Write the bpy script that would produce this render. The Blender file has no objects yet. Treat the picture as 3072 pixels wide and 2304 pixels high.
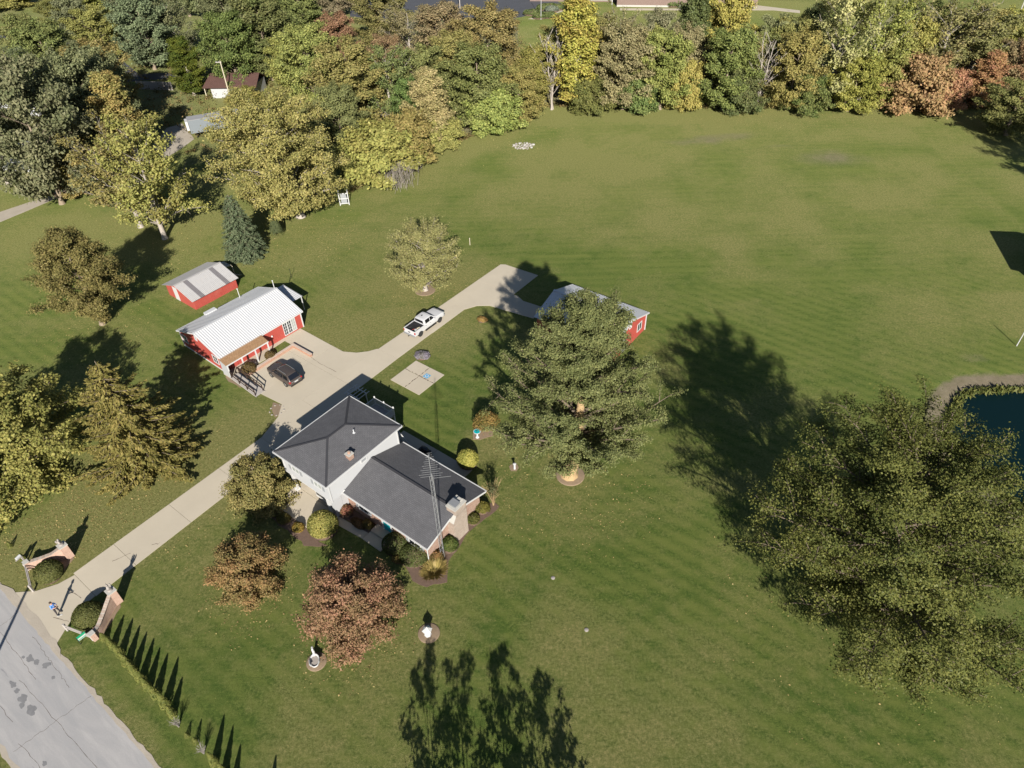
import bpy, bmesh, math, random
import numpy as np
from mathutils import Vector, Matrix
PI = math.pi
sc = bpy.context.scene
COL = sc.collection

# ------------------------------------------------------------------ camera
TH, ROLL = math.radians(41.1388), math.radians(-1.53728)
fw = Vector((0, math.cos(TH), -math.sin(TH))); rg = Vector((1, 0, 0)); upv = rg.cross(fw)
r_ = rg*math.cos(ROLL) + upv*math.sin(ROLL); u_ = -rg*math.sin(ROLL) + upv*math.cos(ROLL)
cam_d = bpy.data.cameras.new('camera'); cam = bpy.data.objects.new('camera', cam_d); COL.objects.link(cam)
cam.matrix_world = Matrix(((r_.x, u_.x, -fw.x, 0), (r_.y, u_.y, -fw.y, 0), (r_.z, u_.z, -fw.z, 55.0), (0, 0, 0, 1)))
cam_d.sensor_fit = 'HORIZONTAL'; cam_d.sensor_width = 36; cam_d.lens = 24.45
cam_d.clip_start = 0.5; cam_d.clip_end = 6000
sc.camera = cam

# ------------------------------------------------------------------ sky and sun
SUN_EL, SUN_AZ = math.radians(28.0), math.radians(-84.5)      # direction towards the sun, angle from +x
world = bpy.data.worlds.new('World'); sc.world = world; world.use_nodes = True
wn = world.node_tree.nodes; wl = world.node_tree.links
sky = wn.new('ShaderNodeTexSky'); sky.sky_type = 'NISHITA'; sky.sun_disc = False
sky.sun_elevation = SUN_EL; sky.sun_rotation = math.pi/2 - SUN_AZ
sky.air_density = 0.85; sky.dust_density = 0.2; sky.ozone_density = 1.0
wl.new(sky.outputs[0], wn['Background'].inputs[0]); wn['Background'].inputs[1].default_value = 0.05
sun_d = bpy.data.lights.new('sun', 'SUN'); sun_d.energy = 5.0; sun_d.angle = math.radians(0.53); sun_d.color = (1.0, 0.945, 0.86)
sun = bpy.data.objects.new('sun', sun_d); COL.objects.link(sun)
sd = Vector((math.cos(SUN_EL)*math.cos(SUN_AZ), math.cos(SUN_EL)*math.sin(SUN_AZ), math.sin(SUN_EL)))
sun.rotation_euler = (-sd).to_track_quat('-Z', 'Y').to_euler(); sun.location = (0, -40, 80)
sc.view_settings.view_transform = 'Standard'; sc.view_settings.look = 'None'
sc.view_settings.exposure = 0.90; sc.view_settings.gamma = 1.0

# ------------------------------------------------------------------ helpers
def tag(o, label=None, cat=None, group=None, kind=None):
    if label: o['label'] = label
    if cat: o['category'] = cat
    if group: o['group'] = group
    if kind: o['kind'] = kind
    return o

def empty(name, loc, az=0.0):
    o = bpy.data.objects.new(name, None); COL.objects.link(o)
    o.location = (loc[0], loc[1], loc[2] if len(loc) > 2 else 0.0); o.rotation_euler = (0, 0, az)
    o.empty_display_size = 0.3
    return o

class MB:
    def __init__(s): s.v = []; s.f = []
    def add(s, vs, fs):
        n = len(s.v); s.v += [tuple(p) for p in vs]; s.f += [tuple(i+n for i in f) for f in fs]; return s
    def box(s, x0, x1, y0, y1, z0, z1):
        return s.add([(x0,y0,z0),(x1,y0,z0),(x1,y1,z0),(x0,y1,z0),(x0,y0,z1),(x1,y0,z1),(x1,y1,z1),(x0,y1,z1)],
                     [(0,3,2,1),(4,5,6,7),(0,1,5,4),(1,2,6,5),(2,3,7,6),(3,0,4,7)])
    def prism(s, poly, z0, z1):
        n = len(poly)
        a = sum(poly[i][0]*poly[(i+1) % n][1]-poly[(i+1) % n][0]*poly[i][1] for i in range(n))
        if a < 0: poly = poly[::-1]
        return s.add([(p[0],p[1],z0) for p in poly]+[(p[0],p[1],z1) for p in poly],
                     [tuple(range(n-1,-1,-1)), tuple(range(n,2*n))]+[(i,(i+1) % n,(i+1) % n+n,i+n) for i in range(n)])
    def ribbon(s, pts, t):       # thick sheet from a planar polygon in 3d, thickness downwards
        n = len(pts)
        return s.add(list(pts)+[(p[0],p[1],p[2]-t) for p in pts],
                     [tuple(range(n)), tuple(range(2*n-1,n-1,-1))]+[(i,i+n,(i+1) % n+n,(i+1) % n) for i in range(n)])
    def tube(s, p0, p1, r0, r1=None, n=8, cap=True):
        r1 = r0 if r1 is None else r1
        p0 = Vector(p0); p1 = Vector(p1); d = (p1-p0).normalized()
        a = d.orthogonal().normalized(); b = d.cross(a)
        vs = []
        for p, r in ((p0, r0), (p1, r1)):
            vs += [p+a*math.cos(2*PI*i/n)*r+b*math.sin(2*PI*i/n)*r for i in range(n)]
        fs = [(i,(i+1) % n,(i+1) % n+n,i+n) for i in range(n)]
        if cap: fs += [tuple(range(n-1,-1,-1)), tuple(range(n,2*n))]
        return s.add(vs, fs)
    def beam(s, p0, p1, w, h):   # rectangular bar from p0 to p1, w sideways, h vertical
        p0 = Vector(p0); p1 = Vector(p1); d = (p1-p0).normalized()
        side = d.cross(Vector((0,0,1)))
        side = Vector((1,0,0)) if side.length < 1e-4 else side.normalized()
        up = side.cross(d)
        vs = [p+side*a*w/2+up*b*h/2 for p in (p0,p1) for a, b in ((-1,-1),(1,-1),(1,1),(-1,1))]
        return s.add(vs, [(0,1,2,3),(7,6,5,4),(0,4,5,1),(1,5,6,2),(2,6,7,3),(3,7,4,0)])
    def lathe(s, prof, c=(0,0,0), n=16, sx=1.0, sy=1.0):
        vs = []; m = len(prof)
        for r, z in prof: vs += [(c[0]+r*sx*math.cos(2*PI*i/n), c[1]+r*sy*math.sin(2*PI*i/n), c[2]+z) for i in range(n)]
        fs = [(k*n+i, k*n+(i+1) % n, (k+1)*n+(i+1) % n, (k+1)*n+i) for k in range(m-1) for i in range(n)]
        fs += [tuple(range(n-1,-1,-1)), tuple(range((m-1)*n, m*n))]
        return s.add(vs, fs)
    def ball(s, c, r, sc3=(1,1,1), n=12, m=8):
        return s.lathe([(max(1e-3, r*math.sin(PI*k/m)), -r*sc3[2]*math.cos(PI*k/m)) for k in range(m+1)], c, n, sc3[0], sc3[1])
    def mesh(s, name, mat=None, smooth=False):
        me = bpy.data.meshes.new(name); me.from_pydata([tuple(p) for p in s.v], [], s.f); me.update()
        if mat: me.materials.append(mat)
        if smooth:
            for p in me.polygons: p.use_smooth = True
        return me
    def build(s, name, mat, parent=None, smooth=False, bevel=0.0):
        o = bpy.data.objects.new(name, s.mesh(name, mat, smooth)); COL.objects.link(o)
        if parent: o.parent = parent
        if bevel:
            m = o.modifiers.new('bevel', 'BEVEL'); m.width = bevel; m.segments = 2; m.limit_method = 'ANGLE'
        return o

def inst(name, me, parent=None, loc=(0,0,0), rot=(0,0,0), scale=(1,1,1)):
    o = bpy.data.objects.new(name, me); COL.objects.link(o)
    if parent: o.parent = parent
    o.location = loc; o.rotation_euler = rot; o.scale = scale
    return o

# ------------------------------------------------------------------ materials
def new_mat(name):
    m = bpy.data.materials.new(name); m.use_nodes = True
    nt = m.node_tree; return m, nt, nt.nodes, nt.links, nt.nodes['Principled BSDF']

def nz(n, l, co, scale, detail=4, rough=.6, dist=0.0):
    t = n.new('ShaderNodeTexNoise'); t.inputs['Scale'].default_value = scale
    t.inputs['Detail'].default_value = detail; t.inputs['Roughness'].default_value = rough
    t.inputs['Distortion'].default_value = dist
    if co is not None: l.new(co, t.inputs['Vector'])
    return t.outputs[0]

def ramp(n, l, fac, stops):
    r = n.new('ShaderNodeValToRGB'); e = r.color_ramp.elements
    while len(e) < len(stops): e.new(.5)
    for i, (p, c) in enumerate(stops):
        e[i].position = p; e[i].color = (c[0], c[1], c[2], 1)
    l.new(fac, r.inputs[0]); return r.outputs[0]

def mixc(n, l, fac, a, b, mode='MIX'):
    m = n.new('ShaderNodeMix'); m.data_type = 'RGBA'; m.blend_type = mode
    for sock, v in ((m.inputs[0], fac), (m.inputs[6], a), (m.inputs[7], b)):
        if isinstance(v, (int, float)): sock.default_value = v
        elif isinstance(v, tuple): sock.default_value = (*v[:3], 1)
        else: l.new(v, sock)
    return m.outputs[2]

def mth(n, l, op, a, b=None, c=None):
    m = n.new('ShaderNodeMath'); m.operation = op
    for i, v in enumerate((a, b, c)):
        if v is None: continue
        if isinstance(v, (int, float)): m.inputs[i].default_value = v
        else: l.new(v, m.inputs[i])
    return m.outputs[0]

def bump(n, l, b, h, dist, strength=.6):
    x = n.new('ShaderNodeBump'); x.inputs['Strength'].default_value = strength; x.inputs['Distance'].default_value = dist
    l.new(h, x.inputs['Height']); l.new(x.outputs[0], b.inputs['Normal'])

def plain(name, c, rough=.6, var=.18, scale=3.0, metal=0.0, dirt=None, fine=40.0, bmp=0.0, spec=.4):
    """painted or natural surface: base colour with broad and fine mottling"""
    m, nt, n, l, b = new_mat(name)
    co = n.new('ShaderNodeTexCoord').outputs['Object']
    a = nz(n, l, co, scale, 5); f = nz(n, l, co, fine, 3)
    col = mixc(n, l, a, tuple(x*(1-var) for x in c), tuple(min(1, x*(1+var)) for x in c))
    col = mixc(n, l, mth(n, l, 'MULTIPLY', f, var), col, tuple(x*.55 for x in c))
    if dirt:
        d = nz(n, l, co, scale*.45, 6, .7)
        dm = n.new('ShaderNodeMapRange'); dm.inputs[1].default_value = .52; dm.inputs[2].default_value = .75
        dm.inputs[4].default_value = .7; l.new(d, dm.inputs[0])
        col = mixc(n, l, dm.outputs[0], col, dirt)
    l.new(col, b.inputs['Base Color']); b.inputs['Roughness'].default_value = rough; b.inputs['Metallic'].default_value = metal
    b.inputs['Specular IOR Level'].default_value = spec
    if bmp: bump(n, l, b, f, bmp)
    return m

def brick_mat(name, c1, c2, mortar, sx=1.0, rot=None):
    m, nt, n, l, b = new_mat(name)
    co = n.new('ShaderNodeTexCoord').outputs['Object']
    sp = n.new('ShaderNodeSeparateXYZ'); l.new(co, sp.inputs[0])
    cb = n.new('ShaderNodeCombineXYZ'); l.new(mth(n, l, 'ADD', sp.outputs[0], sp.outputs[1]), cb.inputs[0]); l.new(sp.outputs[2], cb.inputs[1])
    t = n.new('ShaderNodeTexBrick'); l.new(cb.outputs[0], t.inputs['Vector'])
    t.inputs['Scale'].default_value = 1.0; t.inputs['Brick Width'].default_value = .24*sx; t.inputs['Row Height'].default_value = .085*sx
    t.inputs['Mortar Size'].default_value = .012*sx; t.inputs['Color1'].default_value = (*c1, 1); t.inputs['Color2'].default_value = (*c2, 1)
    t.inputs['Mortar'].default_value = (*mortar, 1); t.inputs['Mortar Smooth'].default_value = .2
    a = nz(n, l, co, 2.5, 5)
    col = mixc(n, l, mth(n, l, 'MULTIPLY', a, .6), t.outputs[0], tuple(x*.5 for x in c1))
    l.new(col, b.inputs['Base Color']); b.inputs['Roughness'].default_value = .9; b.inputs['Specular IOR Level'].default_value = .2
    bump(n, l, b, t.outputs[1], -.012, .8)
    return m

def shingle_mat(name, c1, c2, row=.16, width=.34):
    m, nt, n, l, b = new_mat(name)
    co = n.new('ShaderNodeTexCoord').outputs['Object']
    t = n.new('ShaderNodeTexBrick'); l.new(co, t.inputs['Vector'])
    t.inputs['Scale'].default_value = 1.0; t.inputs['Brick Width'].default_value = width; t.inputs['Row Height'].default_value = row
    t.inputs['Mortar Size'].default_value = .012; t.inputs['Color1'].default_value = (*c1, 1); t.inputs['Color2'].default_value = (*c2, 1)
    t.inputs['Mortar'].default_value = (*[x*.45 for x in c1], 1); t.inputs['Bias'].default_value = -.1
    f = nz(n, l, co, 9, 4, .85); a = nz(n, l, co, .55, 6, .7)
    col = mixc(n, l, mth(n, l, 'MULTIPLY', f, .5), t.outputs[0], tuple(x*1.7 for x in c2))
    col = mixc(n, l, mth(n, l, 'MULTIPLY', a, .75), col, tuple(x*.55 for x in c1))
    l.new(col, b.inputs['Base Color']); b.inputs['Roughness'].default_value = .92; b.inputs['Specular IOR Level'].default_value = .25
    bump(n, l, b, mth(n, l, 'ADD', t.outputs[1], mth(n, l, 'MULTIPLY', f, -.6)), -.02, .8)
    return m

M = {}
M['white'] = plain('white_paint', (.47,.47,.465), .55, .06, 1.2, dirt=(.55,.53,.48))
M['siding'] = plain('white_siding', (.385,.39,.395), .5, .05, .7)
M['trim_dark'] = plain('dark_trim', (.03,.03,.035), .5)
M['shingle'] = shingle_mat('grey_shingle', (.088,.088,.094), (.125,.123,.130))
M['shingle_brown'] = shingle_mat('brown_shingle', (.25,.145,.075), (.36,.22,.12), .14, .26)
M['ridge'] = plain('ridge_cap', (.035,.035,.04), .9)
M['brick'] = brick_mat('house_brick', (.30,.15,.10), (.42,.25,.18), (.42,.38,.33))
M['brick_tan'] = brick_mat('chimney_brick', (.33,.25,.20), (.42,.33,.27), (.42,.38,.33))
M['brick_pink'] = brick_mat('gate_brick', (.46,.27,.20), (.55,.34,.26), (.55,.46,.38), 1.1)
M['brick_wall'] = brick_mat('planter_brick', (.40,.19,.12), (.50,.28,.2), (.45,.38,.3))
M['red'] = plain('red_board', (.35,.062,.048), .6, .12, 1.0, dirt=(.28,.055,.045))
M['red_old'] = plain('old_red_metal', (.35,.066,.052), .55, .2, 1.4, dirt=(.33,.12,.095))
M['metal_white'] = plain('white_roof_metal', (.46,.465,.475), .42, .04, .6, spec=.5)
M['metal_old'] = plain('weathered_roof_metal', (.38,.37,.365), .5, .12, 1.1, dirt=(.42,.38,.34))
M['skylight'] = plain('roof_light_panel', (.16,.15,.155), .4, .2, 2.0)
M['teal'] = plain('teal_door_paint', (.0,.33,.37), .4, .06)
M['glass'] = plain('window_glass', (.02,.025,.03), .06, .1, spec=.8)
M['glass_pale'] = plain('curtained_glass', (.30,.32,.30), .1, .3, 2.0)
M['shutter'] = plain('grey_shutter', (.25,.26,.27), .6)
M['wood_dark'] = plain('dark_stained_wood', (.045,.028,.022), .6, .2)
M['wood_grey'] = plain('weathered_plank', (.34,.31,.285), .8, .2, 2.0)
M['wood_pale'] = plain('pale_timber', (.48,.43,.32), .8, .2)
M['stone_pale'] = plain('pale_cap_stone', (.40,.385,.35), .8, .15, 4.0)
M['galv'] = plain('galvanised_steel', (.30,.305,.31), .45, .1, 3, metal=.4)
M['steel_dark'] = plain('dark_steel', (.02,.02,.022), .4, spec=.5)
M['rubber'] = plain('tyre_rubber', (.022,.022,.022), .85)
M['rim'] = plain('alloy_rim', (.45,.45,.46), .3, metal=.6)
M['car_white'] = plain('white_car_paint', (.47,.47,.48), .25, .03, spec=.6)
M['car_brown'] = plain('brown_car_paint', (.105,.085,.075), .22, .08, metal=.5, spec=.6)
M['car_glass'] = plain('car_glass', (.008,.009,.012), .05, .1, spec=.8)
M['red_lens'] = plain('red_lens', (.33,.012,.015), .2)
M['bark'] = plain('tree_bark', (.24,.19,.135), .95, .3, 2.5, bmp=.03, fine=12)
M['limb'] = plain('limb_bark', (.135,.105,.075), .95, .3, 2.5)
M['limb_grey'] = plain('grey_limb_bark', (.25,.22,.185), .95, .3, 2.5)
M['bark_tan'] = plain('tan_bark', (.36,.25,.13), .95, .25, 2.0, bmp=.03, fine=10)
M['bark_grey'] = plain('grey_bark', (.34,.30,.26), .95, .25, 2.0, bmp=.03, fine=10)
M['mulch'] = plain('brown_mulch', (.13,.085,.062), 1.0, .4, 5.0, fine=18, bmp=.04)
M['mulch_pale'] = plain('dry_mulch', (.22,.16,.105), 1.0, .3, 4.0, fine=16, bmp=.03)
M['statue'] = plain('white_cast_stone', (.46,.46,.455), .6, .05)
M['stone_grey'] = plain('grey_cast_stone', (.30,.27,.245), .85, .2, 6.0)
M['gravel'] = plain('limestone_gravel', (.36,.315,.255), .95, .22, .7, fine=9, bmp=.03)
M['asphalt'] = plain('asphalt', (.062,.065,.075), .9, .2, .3)

def concrete_mat(name, c, stain, crack=True):
    m, nt, n, l, b = new_mat(name)
    co = n.new('ShaderNodeTexCoord').outputs['Object']
    a = nz(n, l, co, .35, 6, .65); f = nz(n, l, co, 7, 4, .7); ff = nz(n, l, co, 45, 2)
    col = mixc(n, l, a, tuple(x*.84 for x in c), tuple(x*1.12 for x in c))
    oi = n.new('ShaderNodeObjectInfo'); col = mixc(n, l, mth(n, l, 'MULTIPLY', oi.outputs['Random'], .35), col, tuple(x*.80 for x in c))
    col = mixc(n, l, mth(n, l, 'MULTIPLY', f, .25), col, stain)
    col = mixc(n, l, mth(n, l, 'MULTIPLY', ff, .18), col, tuple(x*.6 for x in c))
    d = nz(n, l, co, 1.3, 5, .75)
    mr = n.new('ShaderNodeMapRange'); mr.inputs[1].default_value = .66; mr.inputs[2].default_value = .74; mr.inputs[4].default_value = .45; l.new(d, mr.inputs[0])
    col = mixc(n, l, mr.outputs[0], col, stain)
    l.new(col, b.inputs['Base Color']); b.inputs['Roughness'].default_value = .92; b.inputs['Specular IOR Level'].default_value = .25
    bump(n, l, b, ff, .006, .5)
    return m
M['concrete'] = concrete_mat('drive_concrete', (.475,.420,.330), (.36,.31,.235))
M['concrete_old'] = concrete_mat('old_concrete', (.46,.405,.32), (.34,.29,.215))
M['crack'] = plain('joint_filler', (.085,.06,.045), 1.0, .3)

def leaf_mat():
    m, nt, n, l, b = new_mat('leaf')
    nt.nodes.remove(b); out = n['Material Output']
    a1 = n.new('ShaderNodeAttribute'); a1.attribute_type = 'OBJECT'; a1.attribute_name = 'c1'
    a2 = n.new('ShaderNodeAttribute'); a2.attribute_type = 'OBJECT'; a2.attribute_name = 'c2'
    v = n.new('ShaderNodeAttribute'); v.attribute_type = 'GEOMETRY'; v.attribute_name = 'v'
    w = n.new('ShaderNodeAttribute'); w.attribute_type = 'GEOMETRY'; w.attribute_name = 'w'
    col = mixc(n, l, v.outputs['Fac'], a1.outputs['Color'], a2.outputs['Color'])
    hs = n.new('ShaderNodeHueSaturation'); l.new(col, hs.inputs['Color'])
    l.new(mth(n, l, 'MULTIPLY_ADD', w.outputs['Fac'], .70, .95), hs.inputs['Value'])
    l.new(mth(n, l, 'MULTIPLY_ADD', w.outputs['Fac'], -.03, .515), hs.inputs['Hue'])
    d = n.new('ShaderNodeBsdfDiffuse'); t = n.new('ShaderNodeBsdfTranslucent'); g = n.new('ShaderNodeBsdfGlossy')
    l.new(hs.outputs[0], d.inputs[0]); l.new(hs.outputs[0], t.inputs[0]); g.inputs['Roughness'].default_value = .45
    g.inputs[0].default_value = (.6,.6,.6,1)
    s1 = n.new('ShaderNodeMixShader'); s1.inputs[0].default_value = .28; l.new(d.outputs[0], s1.inputs[1]); l.new(t.outputs[0], s1.inputs[2])
    s2 = n.new('ShaderNodeMixShader'); s2.inputs[0].default_value = .008; l.new(s1.outputs[0], s2.inputs[1]); l.new(g.outputs[0], s2.inputs[2])
    l.new(s2.outputs[0], out.inputs[0])
    return m
M['leaf'] = leaf_mat()

# ------------------------------------------------------------------ the ground
HO = (-17.6, 42.9); HA = math.radians(-38.2)
ce, se = math.cos(HA), math.sin(HA)
def hw(a, b): return (HO[0]+a*ce-b*se, HO[1]+a*se+b*ce)          # house axes -> world

def vnoise(x, y, seed, cell):
    """smooth value noise on a lattice"""
    rs = np.random.RandomState(seed); tab = rs.rand(257, 257)
    gx = x/cell+500.3; gy = y/cell+500.7
    ix = np.floor(gx).astype(int); iy = np.floor(gy).astype(int); fx = gx-ix; fy = gy-iy
    fx = fx*fx*(3-2*fx); fy = fy*fy*(3-2*fy); ix %= 256; iy %= 256
    return (tab[ix,iy]*(1-fx)+tab[ix+1,iy]*fx)*(1-fy)+(tab[ix,iy+1]*(1-fx)+tab[ix+1,iy+1]*fx)*fy
def fbm(x, y, seed, cell, o=4):
    r = 0; a = .5; t = 0
    for k in range(o):
        r = r+a*vnoise(x, y, seed+k, cell/2**k); t += a; a *= .55
    return r/t

POND = (57.6, 49.8, 10.2, 10.3)
def blob(x, y, cx, cy, rx, ry, soft=.35, rot=0):
    c, s = math.cos(rot), math.sin(rot); dx = (x-cx)*c+(y-cy)*s; dy = -(x-cx)*s+(y-cy)*c
    d = np.sqrt((dx/rx)**2+(dy/ry)**2)+ (fbm(x, y, 77, 3.0)-.5)*.8
    return np.clip((1-d)/soft+.5, 0, 1)
def seg(x, y, x0, y0, x1, y1, w, soft):
    dx, dy = x1-x0, y1-y0; t = np.clip(((x-x0)*dx+(y-y0)*dy)/(dx*dx+dy*dy), 0, 1)
    d = np.hypot(x-x0-t*dx, y-y0-t*dy)
    return np.clip((w-d)/soft+.5, 0, 1)

def make_ground():
    xs = np.concatenate([[-3000,-1200,-500,-250], np.arange(-170, 150.1, 1.0), [240,500,1200,3000]])
    ys = np.concatenate([[-2000,-600,-150,-30], np.arange(4, 262.1, 1.0), [300,420,700,1500,4000]])
    X, Y = np.meshgrid(xs, ys, indexing='ij'); x = X.ravel(); y = Y.ravel()
    z = np.zeros_like(x)
    pd = np.sqrt(((x-POND[0])/POND[2])**2+((y-POND[1])/POND[3])**2)+(fbm(x, y, 5, 5.0)-.5)*.10
    z -= np.clip((1.28-pd)/.5, 0, 1)*1.1
    nx, ny = len(xs), len(ys)
    idx = np.arange(nx*ny).reshape(nx, ny)
    q = np.stack([idx[:-1,:-1], idx[1:,:-1], idx[1:,1:], idx[:-1,1:]], -1).reshape(-1, 4)
    me = bpy.data.meshes.new('lawn')
    me.vertices.add(len(x)); me.vertices.foreach_set('co', np.stack([x, y, z], -1).ravel())
    me.loops.add(q.size); me.loops.foreach_set('vertex_index', q.ravel())
    me.polygons.add(len(q)); me.polygons.foreach_set('loop_start', np.arange(len(q))*4)
    me.update(calc_edges=True); me.validate()
    # dryness, bare soil and mowing direction; dryness also carries painted far-field brightness
    dry = fbm(x, y, 11, 24.0)*1.2+(fbm(x, y, 21, 7.0)-.5)*1.5-.32
    dry += np.clip((y-62)/60, 0, 1)*.36-.05                       # far field drier, also paled to put haze and backscattered light into colour
    dry += seg(x, y, -10, 134, 8, 152, 6, 6)*.4+seg(x, y, 8, 151, 92, 146, 4.5, 6)*.45+seg(x, y, -22, 116, -10, 134, 5, 5)*.32
    dry += seg(x, y, -58, 30, -30, 52, 5.0, 6)*.75+blob(x, y, -40, 41, 9, 6, .8)*.35       # verge of the drive under the conifers
    dry += blob(x, y, -60, 103, 13, 9, .8)*.42+blob(x, y, -30, 75, 14, 18, 1.0)*.18
    dry += blob(x, y, -2.5, 53.5, 3.0, 2.6, .7)*.35+blob(x, y, 9, 44, 8, 6, .9)*.22
    dry += seg(x, y, *hw(-25, -23.0), *hw(12, -23.0), .5, .8)*.5
    bare = blob(x, y, 61, 125, 7, 3.6, 1.6)*.62+blob(x, y, 37, 134, 8, 2.2, 1.6)*.5+blob(x, y, 46, 137, 6, 2.2, 1.6)*.48+blob(x, y, 53, 131, 4, 1.4, 1.6)*.45
    bare += np.clip((pd-.98)/.06, 0, 1)*np.clip((1.30-pd)/.06, 0, 1)*.78
    bare += blob(x, y, 57.0, 65.5, 2.6, 1.2, .8)*.4
    woods = np.clip((fbm(x, y, 31, 8)-.3)*2, 0, 1)
    edge = np.where(x < -28, 128, np.where(x < 7, 115+(x+28)*1.14, 155.5-.09*(x-7)))
    inwood = np.clip((y-edge)/2.0, 0, 1)*np.clip((np.where(x < 5, 400, 176)-y)/4, 0, 1)*np.where(x > -28, 1, .55)
    bare = np.clip(np.maximum(bare, inwood*(.55+.4*woods)), 0, 1)
    # 0 = stripes across the field, 1 = stripes along the house axis
    near = np.clip((86-y)/8+np.clip((x-45)/25,0,1)*.6*np.clip((118-y)/8,0,1)+np.clip((-16-x)/6, 0, 1)*2, 0, 1)
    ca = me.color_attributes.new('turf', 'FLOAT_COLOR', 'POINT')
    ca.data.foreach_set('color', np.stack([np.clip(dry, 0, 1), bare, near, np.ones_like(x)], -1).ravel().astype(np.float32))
    m, nt, n, l, b = new_mat('lawn_grass')
    co = n.new('ShaderNodeTexCoord').outputs['Object']
    at = n.new('ShaderNodeAttribute'); at.attribute_name = 'turf'
    sp = n.new('ShaderNodeSeparateColor'); l.new(at.outputs['Color'], sp.inputs[0])
    n1 = nz(n, l, co, .9, 6, .7); n2 = nz(n, l, co, 3.6, 5, .85); n3 = nz(n, l, co, 14, 3, .8)
    def stripes(ang, wl_, stretch, wamt):
        mp = n.new('ShaderNodeMapping'); mp.inputs['Rotation'].default_value = (0, 0, ang); l.new(co, mp.inputs[0])
        w = n.new('ShaderNodeTexWave'); w.bands_direction = 'Y'; w.inputs['Scale'].default_value = .314/wl_
        w.inputs['Distortion'].default_value = .5; w.inputs['Detail'].default_value = 3; w.inputs['Detail Scale'].default_value = .3; w.inputs['Detail Roughness'].default_value = .6
        l.new(mp.outputs[0], w.inputs[0])
        mp2 = n.new('ShaderNodeMapping'); mp2.inputs['Rotation'].default_value = (0, 0, ang); mp2.inputs['Scale'].default_value = (stretch*.07, stretch, 1); l.new(co, mp2.inputs[0])
        s = nz(n, l, mp2.outputs[0], 1.0, 5, .7)
        return mth(n, l, 'ADD', mth(n, l, 'MULTIPLY', mth(n, l, 'MULTIPLY', w.outputs['Fac'], nz(n, l, co, .09, 3)), wamt*2), mth(n, l, 'MULTIPLY_ADD', s, 1.25, .04-wamt*.5+.02))
    sA = stripes(0.02, 1.5, .8, .14); sB = stripes(math.radians(38.0), 1.5, .9, .28)
    st = n.new('ShaderNodeMix'); l.new(sp.outputs[2], st.inputs[0]); l.new(sA, st.inputs[2]); l.new(sB, st.inputs[3])
    green = ramp(n, l, n2, [(.34, (.026,.052,.009)), (.5, (.080,.120,.022)), (.66, (.150,.192,.042))])
    green = mixc(n, l, mth(n, l, 'MULTIPLY_ADD', st.outputs[0], 2.2, -1.05), green, (.145,.170,.040))
    n0 = nz(n, l, co, .22, 6, .72); lush = n.new('ShaderNodeMapRange'); lush.inputs[1].default_value = .50; lush.inputs[2].default_value = .66; lush.inputs[4].default_value = .6; l.new(n0, lush.inputs[0])
    green = mixc(n, l, lush.outputs[0], green, (.045,.092,.014))
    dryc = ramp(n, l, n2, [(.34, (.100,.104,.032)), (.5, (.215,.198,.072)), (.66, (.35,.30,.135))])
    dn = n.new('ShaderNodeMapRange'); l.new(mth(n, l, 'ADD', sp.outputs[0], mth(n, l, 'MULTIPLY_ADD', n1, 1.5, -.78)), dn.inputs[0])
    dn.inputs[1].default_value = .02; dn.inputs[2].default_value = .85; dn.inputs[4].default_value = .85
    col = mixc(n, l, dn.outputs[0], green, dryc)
    soil = ramp(n, l, n1, [(.3, (.15,.115,.085)), (.7, (.24,.19,.15))])
    bn = n.new('ShaderNodeMapRange'); l.new(mth(n, l, 'ADD', sp.outputs[1], mth(n, l, 'MULTIPLY_ADD', n2, .8, -.4)), bn.inputs[0])
    bn.inputs[1].default_value = .3; bn.inputs[2].default_value = .7
    col = mixc(n, l, bn.outputs[0], col, soil)
    col = mixc(n, l, mth(n, l, 'MULTIPLY_ADD', n3, 1.1, -.26), col, (.020,.030,.008))
    # scattered fallen leaves
    vo = n.new('ShaderNodeTexVoronoi'); vo.inputs['Scale'].default_value = 1.7; l.new(co, vo.inputs['Vector'])
    lf = n.new('ShaderNodeMapRange'); lf.inputs[1].default_value = .075; lf.inputs[2].default_value = .05; l.new(vo.outputs['Distance'], lf.inputs[0])
    lfm = mth(n, l, 'MULTIPLY', lf.outputs[0], mth(n, l, 'GREATER_THAN', n1, .53))
    col = mixc(n, l, mth(n, l, 'MULTIPLY', lfm, .55), col, (.32,.26,.09))
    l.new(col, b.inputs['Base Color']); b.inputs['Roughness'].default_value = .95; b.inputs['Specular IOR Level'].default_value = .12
    b.inputs['Sheen Weight'].default_value = .16; b.inputs['Sheen Roughness'].default_value = .45; b.inputs['Sheen Tint'].default_value = (.50,.58,.16,1)
    bump(n, l, b, mth(n, l, 'ADD', n3, mth(n, l, 'MULTIPLY', n2, .6)), .10, .8)
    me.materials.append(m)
    o = bpy.data.objects.new('lawn', me); COL.objects.link(o)
    return tag(o, 'mown green and straw-coloured lawn and field', None, None, 'structure')
make_ground()

def sheet(name, polys, z, mat, kind='structure', th=.0):
    mb = MB()
    for p in polys: mb.prism(p, z-max(th, .02), z)
    o = mb.build(name, mat); tag(o, kind=kind); return o

# pond water
wm, nt, n, l, b = new_mat('pond_water')
b.inputs['Base Color'].default_value = (.003,.012,.014,1); b.inputs['Roughness'].default_value = .18; b.inputs['IOR'].default_value = 1.33; b.inputs['Specular IOR Level'].default_value = .12
bump(n, l, b, nz(n, l, n.new('ShaderNodeTexCoord').outputs['Object'], 3.0, 3), .02, .4)
mb = MB(); mb.add([(POND[0]+POND[2]*1.5*math.cos(2*PI*i/48), POND[1]+POND[3]*1.5*math.sin(2*PI*i/48), -.62) for i in range(48)], [tuple(range(48))])
tag(mb.build('pond_water', wm), kind='structure')

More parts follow.
